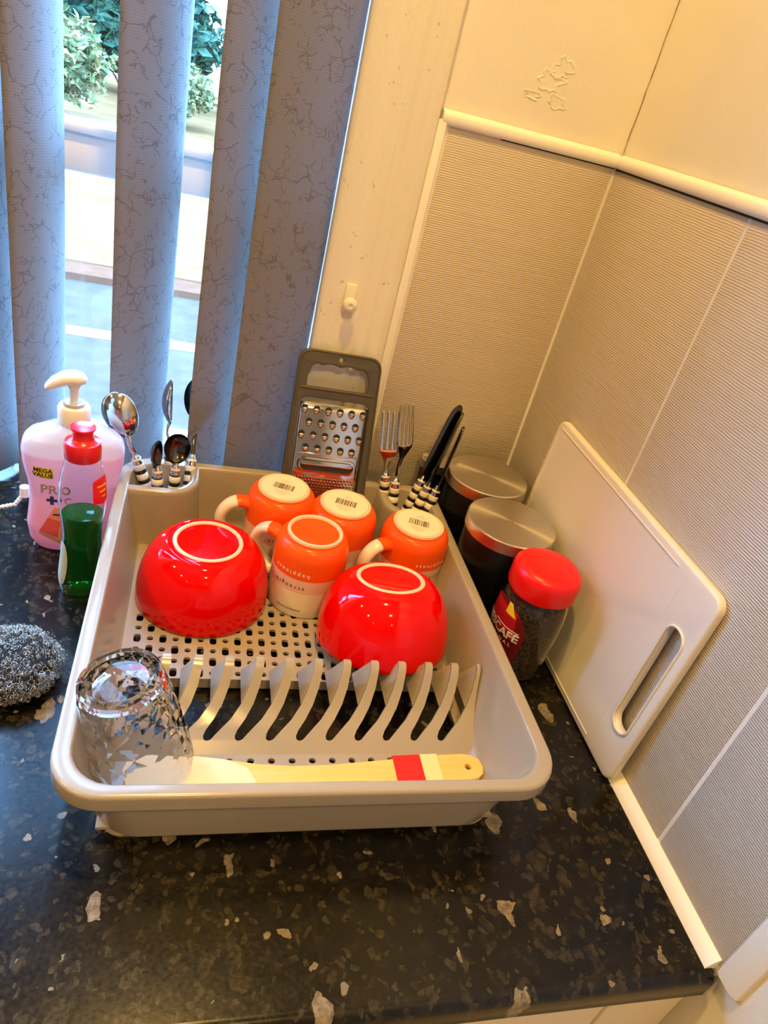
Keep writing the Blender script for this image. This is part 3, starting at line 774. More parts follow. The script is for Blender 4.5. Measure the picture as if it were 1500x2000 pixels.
# ------------------------------------------------------------------ mugs
MH, MR, MF = 0.089, 0.0395, 0.0285
def mug(label, cx, cy, hang, sticker=True, txt=True):
    o = thing('mug', label, 'mug', (cx, cy, FZ+0.0004), 'upturned orange and cream mugs')
    z1, z2 = 0.033, 0.0495      # colour bands: cream below, pink, orange above
    prof = [(MR-0.0042, 0.0006, 2), (MR-0.003, 0, 2), (MR-0.0008, 0.0006, 2), (MR, 0.003, 2), (MR, 0.015, 2), (MR, z1, 1), (MR, z2, 0), (MR, 0.060, 0), (MR-0.0004, 0.068, 0)]
    for k in range(1, 10):
        a = PI/2*k/9; prof.append((MR-0.0004-0.0095*(1-math.cos(a)), 0.068+0.0165*math.sin(a), 0))
    prof += [(MF+0.0012, MH-0.0030, 0), (MF-0.004, MH-0.0028, 0), (MF-0.006, MH-0.0036, 0), (0, MH-0.0036, 0)]
    inner = [(0, MH-0.009, 2), (MF-0.001, MH-0.009, 2), (MR-0.006, MH-0.018, 2), (MR-0.0042, 0.06, 2)]
    MB().lathe(inner + prof, 64).build('mug_body', ['mug_orange', 'mug_pink', 'mug_cream'], o, angle=50)
    MB().lathe([(MF+0.0010, MH-0.0032), (MF+0.0006, MH-0.0004), (MF-0.0004, MH), (MF-0.0016, MH), (MF-0.0026, MH-0.0006), (MF-0.0030, MH-0.0032)], 56).build('foot_ring', 'stoneware', o, angle=60)
    d = Vector((math.cos(hang), math.sin(hang), 0))
    pts, rad = [], []
    ctrl = [(MR-0.002, 0.0665), (MR+0.0085, 0.0685), (MR+0.0190, 0.0645), (MR+0.0265, 0.0540), (MR+0.0275, 0.0420), (MR+0.0215, 0.0290), (MR+0.0105, 0.0200), (MR-0.002, 0.0165)]
    def cat(p0, p1, p2, p3, t): return tuple(0.5*((2*b)+(-a+c)*t+(2*a-5*b+4*c-e)*t*t+(-a+3*b-3*c+e)*t**3) for a, b, c, e in zip(p0, p1, p2, p3))
    cc = [ctrl[0]] + ctrl + [ctrl[-1]]
    for i in range(len(ctrl)-1):
        for k in range(4): pts.append(cat(cc[i], cc[i+1], cc[i+2], cc[i+3], k/4))
    pts.append(ctrl[-1])
    rad = [0.0084 + 0.0016*abs(2*i/(len(pts)-1)-1)**3 for i in range(len(pts))]
    mb = MB()
    P3 = [d*a + Vector((0, 0, z)) for a, z in pts]
    side = Vector((-d.y, d.x, 0))
    mb.tube(P3, rad, n=14, flat=(1.0, 0.72), up=side)
    nseg = len(P3)-1
    for i in range(len(mb.f)):
        seg = i//14
        if seg < 5: mb.m[i] = 0
        else: mb.m[i] = 1
    mb.build('handle', ['mug_orange', 'mug_pink' if False else 'mug_cream'], o, angle=60)
    if sticker:
        zs = MH-0.0030
        mb = MB(); mb.lathe([(0, zs+0.0028), (MF-0.0028, zs+0.0028), (MF-0.0026, zs+0.0024), (MF-0.0026, zs)], 48)
        st = mb.build('sticker', 'sticker', o, angle=30)
        mb = MB(); zt = zs+0.0030; rr = random.Random(int(abs(cx)*1e4)); x = -0.0115
        while x < 0.0115:
            w = rr.choice((0.0005, 0.0008, 0.0013)); mb.box(x, x+w, -0.0058, 0.0058, zs+0.0026, zt); x += w + rr.choice((0.0005, 0.0008, 0.0011))
        bc = mb.build('barcode', 'dark_print', st, smooth=False)
        for yy, ww in ((0.0105, 0.007), (0.0135, 0.0045), (-0.0090, 0.010), (-0.0115, 0.012), (-0.0140, 0.009), (-0.0165, 0.006)):
            MB().box(-ww*0.8, ww*0.8, yy-0.00022, yy+0.00022, zs+0.0026, zt-0.0001).build('print_line', 'soap_grey', st, smooth=False)
        st.rotation_euler = (0, 0, -0.35)
    # words printed round the side, upside down as the mug stands on its rim
    def word(body, size, zc, ang, m, thick=0.0):
        vs, fs = text_mesh(body, size, thick)
        mb = MB(); R2 = MR + 0.00025
        mb.add([(R2*math.cos(ang - x/MR), R2*math.sin(ang - x/MR), zc - y) for x, y, _ in vs], fs)
        mb.build('printed_word', m, o, smooth=False)
    if txt:
        a = hang + math.radians(88)
        word('h a p p i n e s s', 0.0066, z2+0.0068, a, 'white_print', 0.00010)
        word("s t r e n g t h '", 0.0066, z1+0.0064, a-0.05, 'dark_print', 0.00010)
        mb = MB(); rr = random.Random(3); 
        for k in range(16):
            an = a - 0.25 + k*0.045; h_ = rr.uniform(0.0008, 0.0016)
            mb.add([(MR*1.005*math.cos(an+e), MR*1.005*math.sin(an+e), 0.0105+zz) for e, zz in ((-0.012, -h_), (0.012, -h_), (0.012, h_*0.6), (-0.012, h_*0.6))], [(0, 1, 2, 3)])
        mb.build('printed_word', 'dark_print', o, smooth=False)
    return o
mug('upturned orange mug with barcode sticker, handle over the back left bowl', -0.3195, -0.1184, math.radians(-173))
mug('upturned orange mug with barcode sticker just below the grater', -0.2510, -0.1401, math.radians(60))
mug('upturned orange mug without a sticker, between the two red bowls', -0.2919, -0.1997, math.radians(146), sticker=False)
mug('upturned orange mug with barcode sticker beside the right cutlery pocket', -0.1699, -0.1678, math.radians(-156))

# ------------------------------------------------------------------ glass tumbler (leaning, rim down)
ax = Vector((0.2125, 0.0, -1.0)).normalized()
rot = Vector((0, 0, 1)).rotation_difference(-ax)
GH, GB, GR = 0.095, 0.0296, 0.0396
base_c = Vector((-0.460, -0.4226, 0.1172))
rim_c = base_c + ax*GH
o = thing('glass_tumbler', 'clear faceted glass tumbler leaning upside down in the rack corner', 'glass', rim_c, rot=rot)
mb = MB(); n = 11; loops = []
zs_ = [0.0] + [0.009 + 0.0122*i for i in range(7)]
# outer surface: staggered facets, flat shaded
rows = []
for i, z in enumerate(zs_):
    r0 = lerp(GR, GB+0.001, (z/GH)**1.15)
    lp = []
    for k in range(2*n):
        a = 2*PI*k/(2*n)
        bump_ = 0.0 if (i == 0 or i >= 7) else (0.0008 if (k+i) % 2 else -0.0010)
        r = r0 + bump_
        lp.append((r*math.cos(a), r*math.sin(a), z))
    rows.append(lp)
vs, fs = [], []
for lp in rows: vs += lp
m2 = 2*n
for i in range(len(rows)-1):
    for k in range(m2):
        a, b_, c, d = i*m2+k, i*m2+(k+1) % m2, (i+1)*m2+(k+1) % m2, (i+1)*m2+k
        if (k+i) % 2: fs += [(a, b_, c), (a, c, d)]
        else: fs += [(a, b_, d), (b_, c, d)]
def ring_(r, z): return [(r*math.cos(2*PI*k/m2), r*math.sin(2*PI*k/m2), z) for k in range(m2)]
seq = [rows[-1], ring_(GB+0.0002, 0.0862), ring_(GB+0.0010, 0.0905), ring_(GB+0.0002, 0.0938), ring_(GB-0.0018, 0.0950), ring_(GB-0.0050, 0.0948), ring_(GB-0.0072, 0.0925), ring_(GB-0.010, 0.0905), ring_(GB-0.016, 0.0898), ring_(0.0, 0.0896)]
nf = len(fs)
mb.add(vs, fs); mb.loft(seq)
inn = [rows[0], ring_(GR-0.0006, -0.0009), ring_(GR-0.0020, -0.0004), ring_(GR-0.0028, 0.004), ring_(lerp(GR, GB, 0.5)-0.0032, 0.046), ring_(GB-0.0030, 0.074), ring_(GB-0.0060, 0.0795), ring_(GB-0.014, 0.0815), ring_(0, 0.0818)]
mb.loft(inn)
g = mb.build('tumbler_glass', 'glass', o, angle=12)

# ------------------------------------------------------------------ wooden spatula in the trough
o = thing('wooden_spatula', 'pale wooden spatula with red paper band lying in the rack front', 'spatula', (-0.29, -0.432, 0.0135))
out = [(-0.1480, 0.0), (-0.1500, 0.0075), (-0.1560, 0.0120), (-0.1650, 0.0140), (-0.2000, 0.0138), (-0.2400, 0.0110), (-0.2900, 0.0085), (-0.3200, 0.0090), (-0.3500, 0.0125), (-0.3750, 0.0180), (-0.4000, 0.0220), (-0.4300, 0.0230), (-0.4480, 0.0180), (-0.4540, 0.0060)]
cy = lambda x: -0.4285 - 0.010*max(0, min(1, (-0.15-x)/0.25))
pl = [(x+0.29, cy(x)+w+0.432) for x, w in out] + [(x+0.29, cy(x)-w+0.432) for x, w in reversed(out)]
hole = [(-0.1625+0.29+0.0030*math.cos(2*PI*k/14), -0.4290+0.432+0.0030*math.sin(-2*PI*k/14)) for k in range(14)]
vs, fs = flat_curve([pl, hole], 0.0030, 0.0010)
MB().add([(x, y, z+0.0045) for x, y, z in vs], fs).build('spatula_body', 'spatula_wood', o, angle=40)
def band(x0, x1, sl, m, name):
    mb = MB(); lp = []
    for t_ in (0, 1):
        x = lerp(x0, x1, t_); w0 = 0.0146
        yc = cy(x) + 0.432
        lp.append([(x+0.29+sl*0.5, yc+w0, 0.0012), (x+0.29+sl*0.5, yc+w0, 0.0078), (x+0.29-sl*0.5, yc-w0, 0.0078), (x+0.29-sl*0.5, yc-w0, 0.0012)])
    mb.loft(lp, cap0=True, cap1=True); return mb.build(name, m, o, smooth=False)
band(-0.2318, -0.2062, 0.0, 'paper_red', 'red_label')
band(-0.2060, -0.1900, 0.0, 'paper_cream', 'paper_sleeve')
hd = [(-0.4535, 0.005), (-0.448, 0.0165), (-0.430, 0.0218), (-0.400, 0.0210), (-0.375, 0.0165), (-0.358, 0.008), (-0.352, -0.004), (-0.350, -0.010)]
pl2 = [(x+0.29, cy(x)+w+0.432) for x, w in hd] + [(x+0.29, cy(x)-w*0.9+0.432) for x, w in reversed(hd) if w > 0.01]
vs, fs = flat_curve([pl2], 0.0010, 0.0004)
MB().add([(x, y, z+0.0083) for x, y, z in vs], fs).build('spatula_head', 'wood_pale', o, angle=40)

# ------------------------------------------------------------------ cutlery with striped handles
def handle(mb, L=0.085):
    """striped plastic handle, local z up from 0; materials 0 white, 1 black, 2 steel"""
    prof = [(0.0, 0.0, 2), (0.0045, 0.0, 2), (0.0052, 0.003, 2)]
    z = 0.004; i = 0
    while z < L-0.004:
        r = 0.0060 + 0.0006*math.sin(PI*min(1, z/L))
        mi = i % 2; h = 0.0072 if mi == 0 else 0.0046
        prof += [(r-0.0004, z, mi), (r, z+0.0005, mi), (r, min(z+h, L-0.004)-0.0005, mi)]
        z += h; i += 1
    prof += [(0.0055, L-0.004, 2), (0.0058, L-0.002, 2), (0.0048, L, 2), (0.0054, L+0.0015, 0), (0.0054, L+0.004, 2), (0.0036, L+0.006, 2), (0.0026, L+0.010, 2), (0.0, L+0.010, 2)]
    mb.lathe(prof, 18)
def placed(name, label, cat, B, T, roll, group):
    """empty at B whose local z points to T"""
    B, T = Vector(B), Vector(T); q = Vector((0, 0, 1)).rotation_difference((T-B).normalized())
    q = q @ Quaternion((0, 0, 1), roll)
    return thing(name, label, cat, B, group, q), (T-B).length
HM = ['handle_white', 'handle_black', 'steel']
def spoon(label, B, T, roll, bw=0.019, bl=0.055, dark=False, Lh=0.085):
    o, L = placed('spoon', label, 'spoon', B, T, roll, 'striped handled spoons in the left pocket')
    mb = MB(); handle(mb, Lh); mb.build('handle', HM, o, angle=50)
    mb = MB(); z0, z1 = Lh+0.006, L-bl
    pts = [(0, 0.0006*math.sin(PI*k/8)*6, lerp(z0, z1+0.004, k/8)) for k in range(9)]
    mb.tube(pts, [lerp(0.0034, 0.0026, math.sin(PI*k/8)) for k in range(9)], n=10, flat=(1.1, 0.6), up=(1, 0, 0))
    nu, nv = 26, 10; vs, fs = [], []
    for s_ in (0, 1):
        for i in range(nu+1):
            u = (1-math.cos(PI*i/nu))/2; w = bw*math.sqrt(max(0, 1-(2*u-1)**2))*(1.0+0.16*(u-0.5))
            for j in range(nv+1):
                v = 2*j/nv-1; dep = 0.30*bw*2*(1-v*v)*(1-(2*u-1)**2)**0.8
                vs.append((w*v, dep - s_*0.0008, z1 + u*bl))
    n1 = (nu+1)*(nv+1)
    for s_ in (0, 1):
        for i in range(nu):
            for j in range(nv):
                a = s_*n1 + i*(nv+1)+j; fs.append((a, a+1, a+nv+2, a+nv+1))
    for i in range(nu):
        for j in (0, nv):
            a = i*(nv+1)+j; fs.append((a, a+nv+1, a+nv+1+n1, a+n1))
    mb.add(vs, fs); mb.build('spoon_head', 'steel_dark' if dark else 'steel', o, angle=50)
    return o
def fork(label, B, T, roll, w=0.0115):
    o, L = placed('fork', label, 'fork', B, T, roll, 'striped handled forks in the right pocket')
    Lh = 0.085; mb = MB(); handle(mb, Lh); mb.build('handle', HM, o, angle=50)
    zt = L; zb = L-0.050; zs = L-0.066
    outl = [(0.0026, Lh+0.006), (0.0024, lerp(Lh, zs, 0.6)), (0.0038, zs), (w*0.8, zs+0.011), (w, zb-0.001)]
    tops = []
    tw = 2*w/7.0
    for k in range(4):
        xr = w - k*2*tw; xl = xr - tw
        tops += [(xr, zb+0.004), (xr-0.0002, zt-0.004), ((xr+xl)/2, zt), (xl+0.0002, zt-0.004), (xl, zb+0.004)]
        if k < 3: tops += [(xl-tw*0.5, zb)]
    poly = outl + tops + [(-x, z) for x, z in reversed(outl)]
    vs, fs = flat_curve([poly], 0.0007, 0.0002, 1)
    bend = lambda z: 0.0075*math.sin(PI*max(0, min(1, (z-zs+0.012)/(zt-zs+0.012))))
    MB().add([(x, y_*1.0 + bend(zz), zz) for x, zz, y_ in vs], fs).build('fork_head', 'steel', o, angle=35)
    return o
def knife(label, B, T, roll):
    o, L = placed('knife', label, 'knife', B, T, roll, 'striped handled knives in the right pocket')
    Lh = 0.085; mb = MB(); handle(mb, Lh); mb.build('handle', HM, o, angle=50)
    z0 = Lh+0.004; pts = [(-0.0060, z0), (0.0060, z0), (0.0066, z0+0.012)]
    Lb = L-z0
    for k in range(1, 10): u = k/9; pts.append((0.0066+0.0034*math.sin(PI*min(1, u*0.9)), z0+0.012+(Lb-0.034)*u))
    for k in range(1, 9): a = PI*k/9; pts.append((0.0008+0.0078*math.cos(a), L-0.020+0.020*math.sin(a)))
    pts += [(-0.0070, L-0.022), (-0.0068, z0+0.03)]
    vs, fs = flat_curve([pts], 0.0010, 0.0004, 1)
    MB().add([(x, y_, zz) for x, zz, y_ in vs], fs).build('blade', 'steel_dark', o, angle=35)
    return o
zb_ = 0.0172
spoon('large spoon leaning left towards the pink soap bottle, bowl facing out', (-0.4500, -0.090, zb_), (-0.5100, -0.068, 0.1700), PI*0.98, 0.0185, 0.052)
spoon('large spoon tucked behind the narrow blind slat edge', (-0.4250, -0.1040, zb_), (-0.4185, -0.0040, 0.1740), 0.1, 0.018, 0.052, True)
spoon('spoon seen edge on between two blind slats', (-0.4425, -0.066, zb_), (-0.4520, -0.0330, 0.1790), PI/2, 0.017, 0.052)
spoon('dark teaspoon turned face down at the right of the left pocket', (-0.4390, -0.098, zb_), (-0.4390, -0.079, 0.1360), 0.25, 0.0145, 0.036, True, 0.076)
spoon('short teaspoon seen from its edge in the left pocket middle', (-0.4530, -0.106, zb_), (-0.4600, -0.090, 0.1300), 1.25, 0.0125, 0.034, True, 0.076)
fork('left fork in the right pocket, next to the grater', (-0.1800, -0.080, zb_), (-0.1985, -0.050, 0.1860), PI*0.98)
fork('right fork in the right pocket with the tallest tines', (-0.1755, -0.100, zb_), (-0.1815, -0.050, 0.1960), PI*1.15)
knife('upper dinner knife leaning right in the right pocket', (-0.1640, -0.078, zb_), (-0.1120, -0.0420, 0.2010), 0.0)
knife('dinner knife nearest the canisters in the right pocket', (-0.1585, -0.096, zb_), (-0.1085, -0.0500, 0.1950), 0.95)
knife('lower dinner knife with the handle in front of the other knives', (-0.1450, -0.104, zb_), (-0.1090, -0.0660, 0.1840), 1.35)

# ------------------------------------------------------------------ grater
B0, T0 = Vector((-0.2650, -0.0860, FZ+0.0006)), Vector((-0.2635, -0.0135, 0.2330))
zax = (T0-B0); GL = zax.length; zax.normalize(); xax = Vector((1, 0, 0.035)).normalized(); yax = zax.cross(xax).normalized(); xax = yax.cross(zax)
q = Matrix((xax, yax, zax)).transposed().to_quaternion()
o = thing('flat_grater', 'flat steel grater with grey plastic frame standing at the rack back', 'grater', B0, rot=q)
hw0, hw1 = 0.0540, 0.0500
outer = []
for k in range(7): a = PI/2*k/6; outer.append((hw1-0.014+0.014*math.cos(a), GL-0.014+0.014*math.sin(a)))
for k in range(7): a = PI/2+PI/2*k/6; outer.append((-hw1+0.014+0.014*math.cos(a), GL-0.014+0.014*math.sin(a)))
outer += [(-hw0, 0.006), (-hw0+0.004, 0.0), (hw0-0.004, 0.0), (hw0, 0.006)]
hz0, hz1 = GL-0.0430, GL-0.0155
hole1 = [(-hw1+0.013, hz0), (hw1-0.013, hz0), (hw1-0.013, hz1-0.016)]
for k in range(1, 25):
    u = k/25; x = lerp(hw1-0.013, -hw1+0.013, u)
    edge = min(u, 1-u)*25
    hole1.append((x, hz1 - 0.010*max(0, 1-edge/4)**2 - 0.0014*(1-abs(math.sin(u*PI*3.5+PI/4)))*1.6))
hole1.append((-hw1+0.013, hz1-0.016))
bz0, bz1 = 0.014, GL-0.0560
hole2 = [(x, z) for x, z in rrect(-hw0+0.0115, hw0-0.0115, bz0, bz1, 0.010, 5)]
eye = [(0.0028*math.cos(2*PI*k/12), GL-0.0085+0.0028*math.sin(2*PI*k/12)) for k in range(12)]
vs, fs = flat_curve([outer, hole1, hole2, eye], 0.0032, 0.0014)
MB().add([(x, -zz, y) for x, y, zz in vs], fs).build('frame', 'grater_grey', o, angle=40)
lip = [(x*0.985, z) for x, z in outer]
mb = MB(); mb.tube([(x*0.965, -0.0030, z*0.985+0.0018) for x, z in outer], 0.0016, n=8, closed=True, up=(0, 1, 0))
mb.build('frame_lip', 'grater_grey', o)
for zz in (hz0-0.002,):
    MB().tube([(-hw1+0.006, -0.0032, zz), (hw1-0.006, -0.0032, zz)], 0.0016, n=8).build('frame_rib', 'grater_grey', o)
# steel sheet, slightly bowed
pw = hw0-0.0125; pz1 = bz1-0.006
mb = MB(); vs, fs = [], []
nu, nv = 14, 18
by = lambda x: -0.0022 - 0.0025*(1-(x/pw)**2)
for j in range(nv+1):
    for i in range(nu+1):
        x = lerp(-pw, pw, i/nu); z = lerp(bz0-0.002, pz1, j/nv); vs.append((x, by(x), z))
for j in range(nv):
    for i in range(nu): a = j*(nu+1)+i; fs.append((a, a+1, a+nu+2, a+nu+1))
mb.add(vs, fs)
sheet = mb.build('steel_sheet', 'steel', o)
so = sheet.modifiers.new('thick', 'SOLIDIFY'); so.thickness = 0.0006; so.offset = -1
# one raised tooth, shared by all
mb = MB(); vs, fs = [], []; nu, nv = 10, 6
for j in range(nv+1):
    for i in range(nu+1):
        a = PI*i/nu; t_ = j/nv            # half dome open at the top
        r = math.cos(t_*PI/2)
        vs.append((0.0043*math.cos(a)*(r if t_ > 0 else 1), -0.0040*math.sin(a)*r, -0.0072*math.sin(t_*PI/2)+0.0034))
for j in range(nv):
    for i in range(nu): a = j*(nu+1)+i; fs.append((a, a+1, a+nu+2, a+nu+1))
mb.add(vs, fs)
tooth = mb.build('tooth', 'steel', sheet); sm = tooth.modifiers.new('t', 'SOLIDIFY'); sm.thickness = 0.0004
hm = MB(); hm.add([(0.0041*math.cos(PI*k/8)*1.0, -0.0004, 0.0034+0.0038*math.sin(PI*k/8)) for k in range(9)] + [(0.0041*math.cos(PI*k/8)*1.0, -0.0004-0.0036*math.sin(PI*k/8), 0.0031) for k in range(9)], [tuple(range(9)), tuple(range(17, 8, -1))])
hole0 = hm.build('tooth_hole', 'hole_dark', tooth, smooth=False)
firstt = True
for row in range(4):
    nn = 6 if row % 2 == 0 else 5
    for k in range(nn):
        x = (k-(nn-1)/2)*0.0142; z = pz1-0.0100-row*0.0155
        if firstt: t_, h_ = tooth, hole0; firstt = False
        else:
            t_ = tooth.copy(); C.objects.link(t_); t_.parent = sheet
            h_ = hole0.copy(); C.objects.link(h_); h_.parent = t_
        t_.location = (x, by(x)-0.0002, z)
# slicing slot
zc = pz1-0.0740
def slot_ring(w, h, y, n=10): return [(x, y, z) for x, z in rrect(-w, w, zc-h, zc+h, h*0.98, n)]
mb = MB(); mb.loft([slot_ring(0.0365, 0.0100, -0.0030), slot_ring(0.0350, 0.0088, -0.0075), slot_ring(0.0325, 0.0066, -0.0078), slot_ring(0.0315, 0.0058, -0.0050)])
mb.build('slicer_rim', 'steel', sheet)
mb = MB(); mb.add([(x, -0.0062, z) for _, (x, z) in enumerate(rrect(-0.0318, 0.0318, zc-0.0060, zc-0.0002, 0.0028, 5))], [tuple(range(24))])
mb.build('slicer_opening', 'hole_dark', sheet, smooth=False)
vs, fs = flat_curve([rrect(-0.0315, 0.0315, zc-0.0004, zc+0.0056, 0.0026, 5)], 0.0006, 0.0002)
MB().add([(x, -0.0066-zz, z) for x, z, zz in vs], fs).build('slicer_blade', 'steel', sheet)
MB().box(-0.038, 0.038, -0.0062, -0.0038, zc+0.0128, zc+0.0142).build('pressed_fold', 'steel', sheet, bevel=0.0005)
# fine rasp holes below
mb = MB(); hb = MB()
for j in range(7):
    for i in range(20):
        x = (i-9.5+(0.5 if j % 2 else 0))*0.0039; z = zc-0.0165-j*0.0036
        if z < bz0+0.002 or abs(x) > pw-0.003: continue
        y = by(x)
        mb.lathe([(0.0017, y*0+0.0), (0.0015, 0.0012), (0.0009, 0.0013)], 8)
        n8 = 24
        base = len(mb.v)-n8
        for q_ in range(base, len(mb.v)):
            vx, vy, vz = mb.v[q_]; mb.v[q_] = (x+vx, y-vz, z+vy)
        hb.add([(x+0.0010*math.cos(2*PI*k/8), y-0.0010, z+0.0010*math.sin(2*PI*k/8)) for k in range(8)], [tuple(range(8))])
rp = mb.build('rasp_points', 'steel', sheet); rp['kind'] = 'stuff'
rh = hb.build('rasp_holes', 'hole_dark', sheet, smooth=False); rh['kind'] = 'stuff'

# ------------------------------------------------------------------ canisters
def canister(label, cx, cy, r, h, lid_h=0.014):
    o = thing('canister', label, 'canister', (cx, cy, 0.0004), 'black canisters with steel lids')
    z = h-lid_h
    MB().lathe([(0, 0), (r-0.004, 0), (r-0.0025, 0.001), (r-0.0015, 0.004), (r-0.0015, z-0.004), (r-0.003, z), (0, z)], 64).build('canister_body', 'canister_black', o, angle=50)
    MB().lathe([(r-0.0012, z-0.0005), (r, z), (r, h-0.0012), (r-0.0012, h), (r-0.004, h), (r*0.6, h), (r*0.2, h), (0.0004, h)], 96).add([], []).build('lid', 'brushed_lid', o, angle=40)
    return o
canister('black canister with brushed steel lid, nearest the red coffee lid', -0.0700, -0.1875, 0.0515, 0.1305)
canister('black canister with brushed steel lid, second back towards the corner', -0.0655, -0.0830, 0.0515, 0.1300)
canister('small canister half hidden behind the knives in the corner', -0.1135, -0.0260, 0.0212, 0.1150, 0.012)

# ------------------------------------------------------------------ coffee jar
o = thing('coffee_jar', 'glass coffee jar with red lid leaning close to the white board', 'jar', (-0.0625, -0.2770, 0.0004))
JP = [(0.0, 0.0285), (0.003, 0.0310), (0.012, 0.0322), (0.030, 0.0332), (0.060, 0.0352), (0.082, 0.0352), (0.096, 0.0338), (0.104, 0.0315), (0.108, 0.0300), (0.116, 0.0300)]
def jr(z): return interp(JP, z)[0]
prof = [(0, 0)] + [(r, z) for z, r in JP] + [(0.0285, 0.116)] + [(r-0.0018, z) for z, r in reversed(JP) if z > 0.003] + [(0, 0.003)]
MB().lathe(prof, 56, p=2.35).build('jar_glass', 'jar_glass', o, angle=50)
MB().lathe([(0, 0.0035)] + [(r-0.0024, max(z, 0.0036)) for z, r in JP if 0.002 < z < 0.100] + [(0.030, 0.100), (0, 0.1005)], 48, p=2.35).build('coffee_granules', 'coffee', o, angle=50)
MB().lathe([(0.0325, 0.1085), (0.0345, 0.1090), (0.0352, 0.112), (0.0352, 0.128), (0.0342, 0.1335), (0.0310, 0.1375), (0.024, 0.1392), (0.010, 0.1396), (0, 0.1397)], 64, p=2.2).build('lid', 'lid_red', o, angle=50)
def on_jar(ang, z, e=0.0004):
    ca, sa = math.cos(ang), math.sin(ang); q_ = (abs(ca)**2.35+abs(sa)**2.35)**(-1/2.35); r = (jr(z)+e)*q_
    return (r*ca, r*sa, z)
AC = math.radians(-172)
def jar_patch(name, f, m, na=24, nz=20, e=0.0004):
    """f(v) -> (half angle left, half angle right) for v in 0..1 between z0, z1"""
    z0, z1, fn = f; vs, fs = [], []
    for j in range(nz+1):
        v = j/nz; a0, a1 = fn(v)
        for i in range(na+1): vs.append(on_jar(AC+lerp(a0, a1, i/na), lerp(z0, z1, v), e))
    for j in range(nz):
        for i in range(na): a = j*(na+1)+i; fs.append((a, a+1, a+na+2, a+na+1))
    return MB().add(vs, fs).build(name, m, o, angle=60)
shape = lambda v: (-0.92*(1-abs(2*v-1)**2.6)**0.45 - 0.05, 0.92*(1-abs(2*v-1)**2.6)**0.45 + 0.05)
jar_patch('label', (0.012, 0.096, shape), 'label_burgundy')
jar_patch('label_top', (0.058, 0.090, lambda v: (-0.55-0.15*(1-v), 0.55+0.15*(1-v))), 'label_red', e=0.0006)
jar_patch('label_tab', (0.084, 0.0965, lambda v: (0.15, 0.55-0.25*v)), 'label_yellow', 8, 6, 0.0008)
def jar_text(body, size, a_off, zc, m, name, thick=0.0):
    vs, fs = text_mesh(body, size, thick)
    MB().add([on_jar(AC + a_off + x/0.0345, zc+y, 0.0010) for x, y, _ in vs], fs).build(name, m, o, smooth=False)
jar_text('NESCAF\u00c9', 0.0135, 0.04, 0.0615, 'white_print', 'brand_text', 0.00035)
jar_text('O R I G I N A L', 0.0062, 0.10, 0.0515, 'white_print', 'variety_text', 0.0001)
jar_patch('accent_line', (0.0685, 0.0697, lambda v: (-0.1, 0.72)), 'white_print', 16, 2, 0.0009)
mb = MB(); n = 28
for r0, r1, mi in ((0.0, 0.0055, 0), (0.0055, 0.0085, 1)):
    vs, fs = [], []
    for k in range(n):
        a = 2*PI*k/n
        for r in (r0, r1): vs.append(on_jar(AC+0.20+r*math.cos(a)/0.034, 0.0355+r*math.sin(a), 0.0009))
    for k in range(n): k2 = (k+1) % n; fs.append((2*k, 2*k+1, 2*k2+1, 2*k2))
    mb.add(vs, fs, mi)
mb.build('cup_emblem', ['ink', 'label_silver'], o, smooth=False)
for k in range(5):
    jar_patch('print_line', (0.0200+k*0.0026, 0.0208+k*0.0026, lambda v: (0.30, 0.74-0.04*k)), 'soap_grey', 6, 1, 0.0009)

# ------------------------------------------------------------------ white chopping board leaning on the side wall
L_, H_ = 0.3340, 0.2270
Bb = Vector((-0.0165, -0.4360, 0.0010)); tilt = math.asin(0.0075/H_)
o = thing('chopping_board', 'white plastic chopping board leaning on the tiled side wall', 'chopping board', Bb)
outer = rrect(0, L_, 0, H_, 0.013, 6)
slot_ = [(x, z) for x, z in rrect(0.0125, 0.0350, 0.0520, 0.1760, 0.0108, 6)]
vs, fs = flat_curve([outer, slot_], 0.0045, 0.0030, 3)
def bt(y, z, x): return (x + z*math.sin(tilt), y, z*math.cos(tilt))
MB().add([bt(a, b_, zz+0.0045) for a, b_, zz in vs], fs).build('board', 'board_plastic', o, angle=50)
# raised rim lines along the long edges and inner panel step
for pts in ([(0.052, 0.0085), (L_-0.012, 0.0085)], [(0.060, H_-0.0085), (L_-0.012, H_-0.0085)], [(L_-0.0085, 0.014), (L_-0.0085, H_-0.014)]):
    MB().tube([bt(a, b_, -0.0002) for a, b_ in pts], 0.0007, n=6).build('ridge', 'board_plastic', o)
MB().tube([bt(0.0475, 0.0085, 0.0002), bt(0.0475, H_-0.0085, 0.0002)], 0.0005, n=6).build('ridge', 'board_plastic', o)
lp1 = [bt(a, b_, -0.0004) for a, b_ in rrect(0.0108, 0.0367, 0.0503, 0.1777, 0.0122, 6)]
MB().tube(lp1, 0.0013, n=8, closed=True, up=(1, 0, 0)).build('handle_lip', 'board_plastic', o)

# ------------------------------------------------------------------ pink hand soap with pump
SX, SY = -0.5415, -0.1060
o = thing('soap_bottle', 'pink hand soap bottle with white pump behind the green bottle', 'bottle', (SX, SY, 0.0004), rot=(0, 0, 0.10))
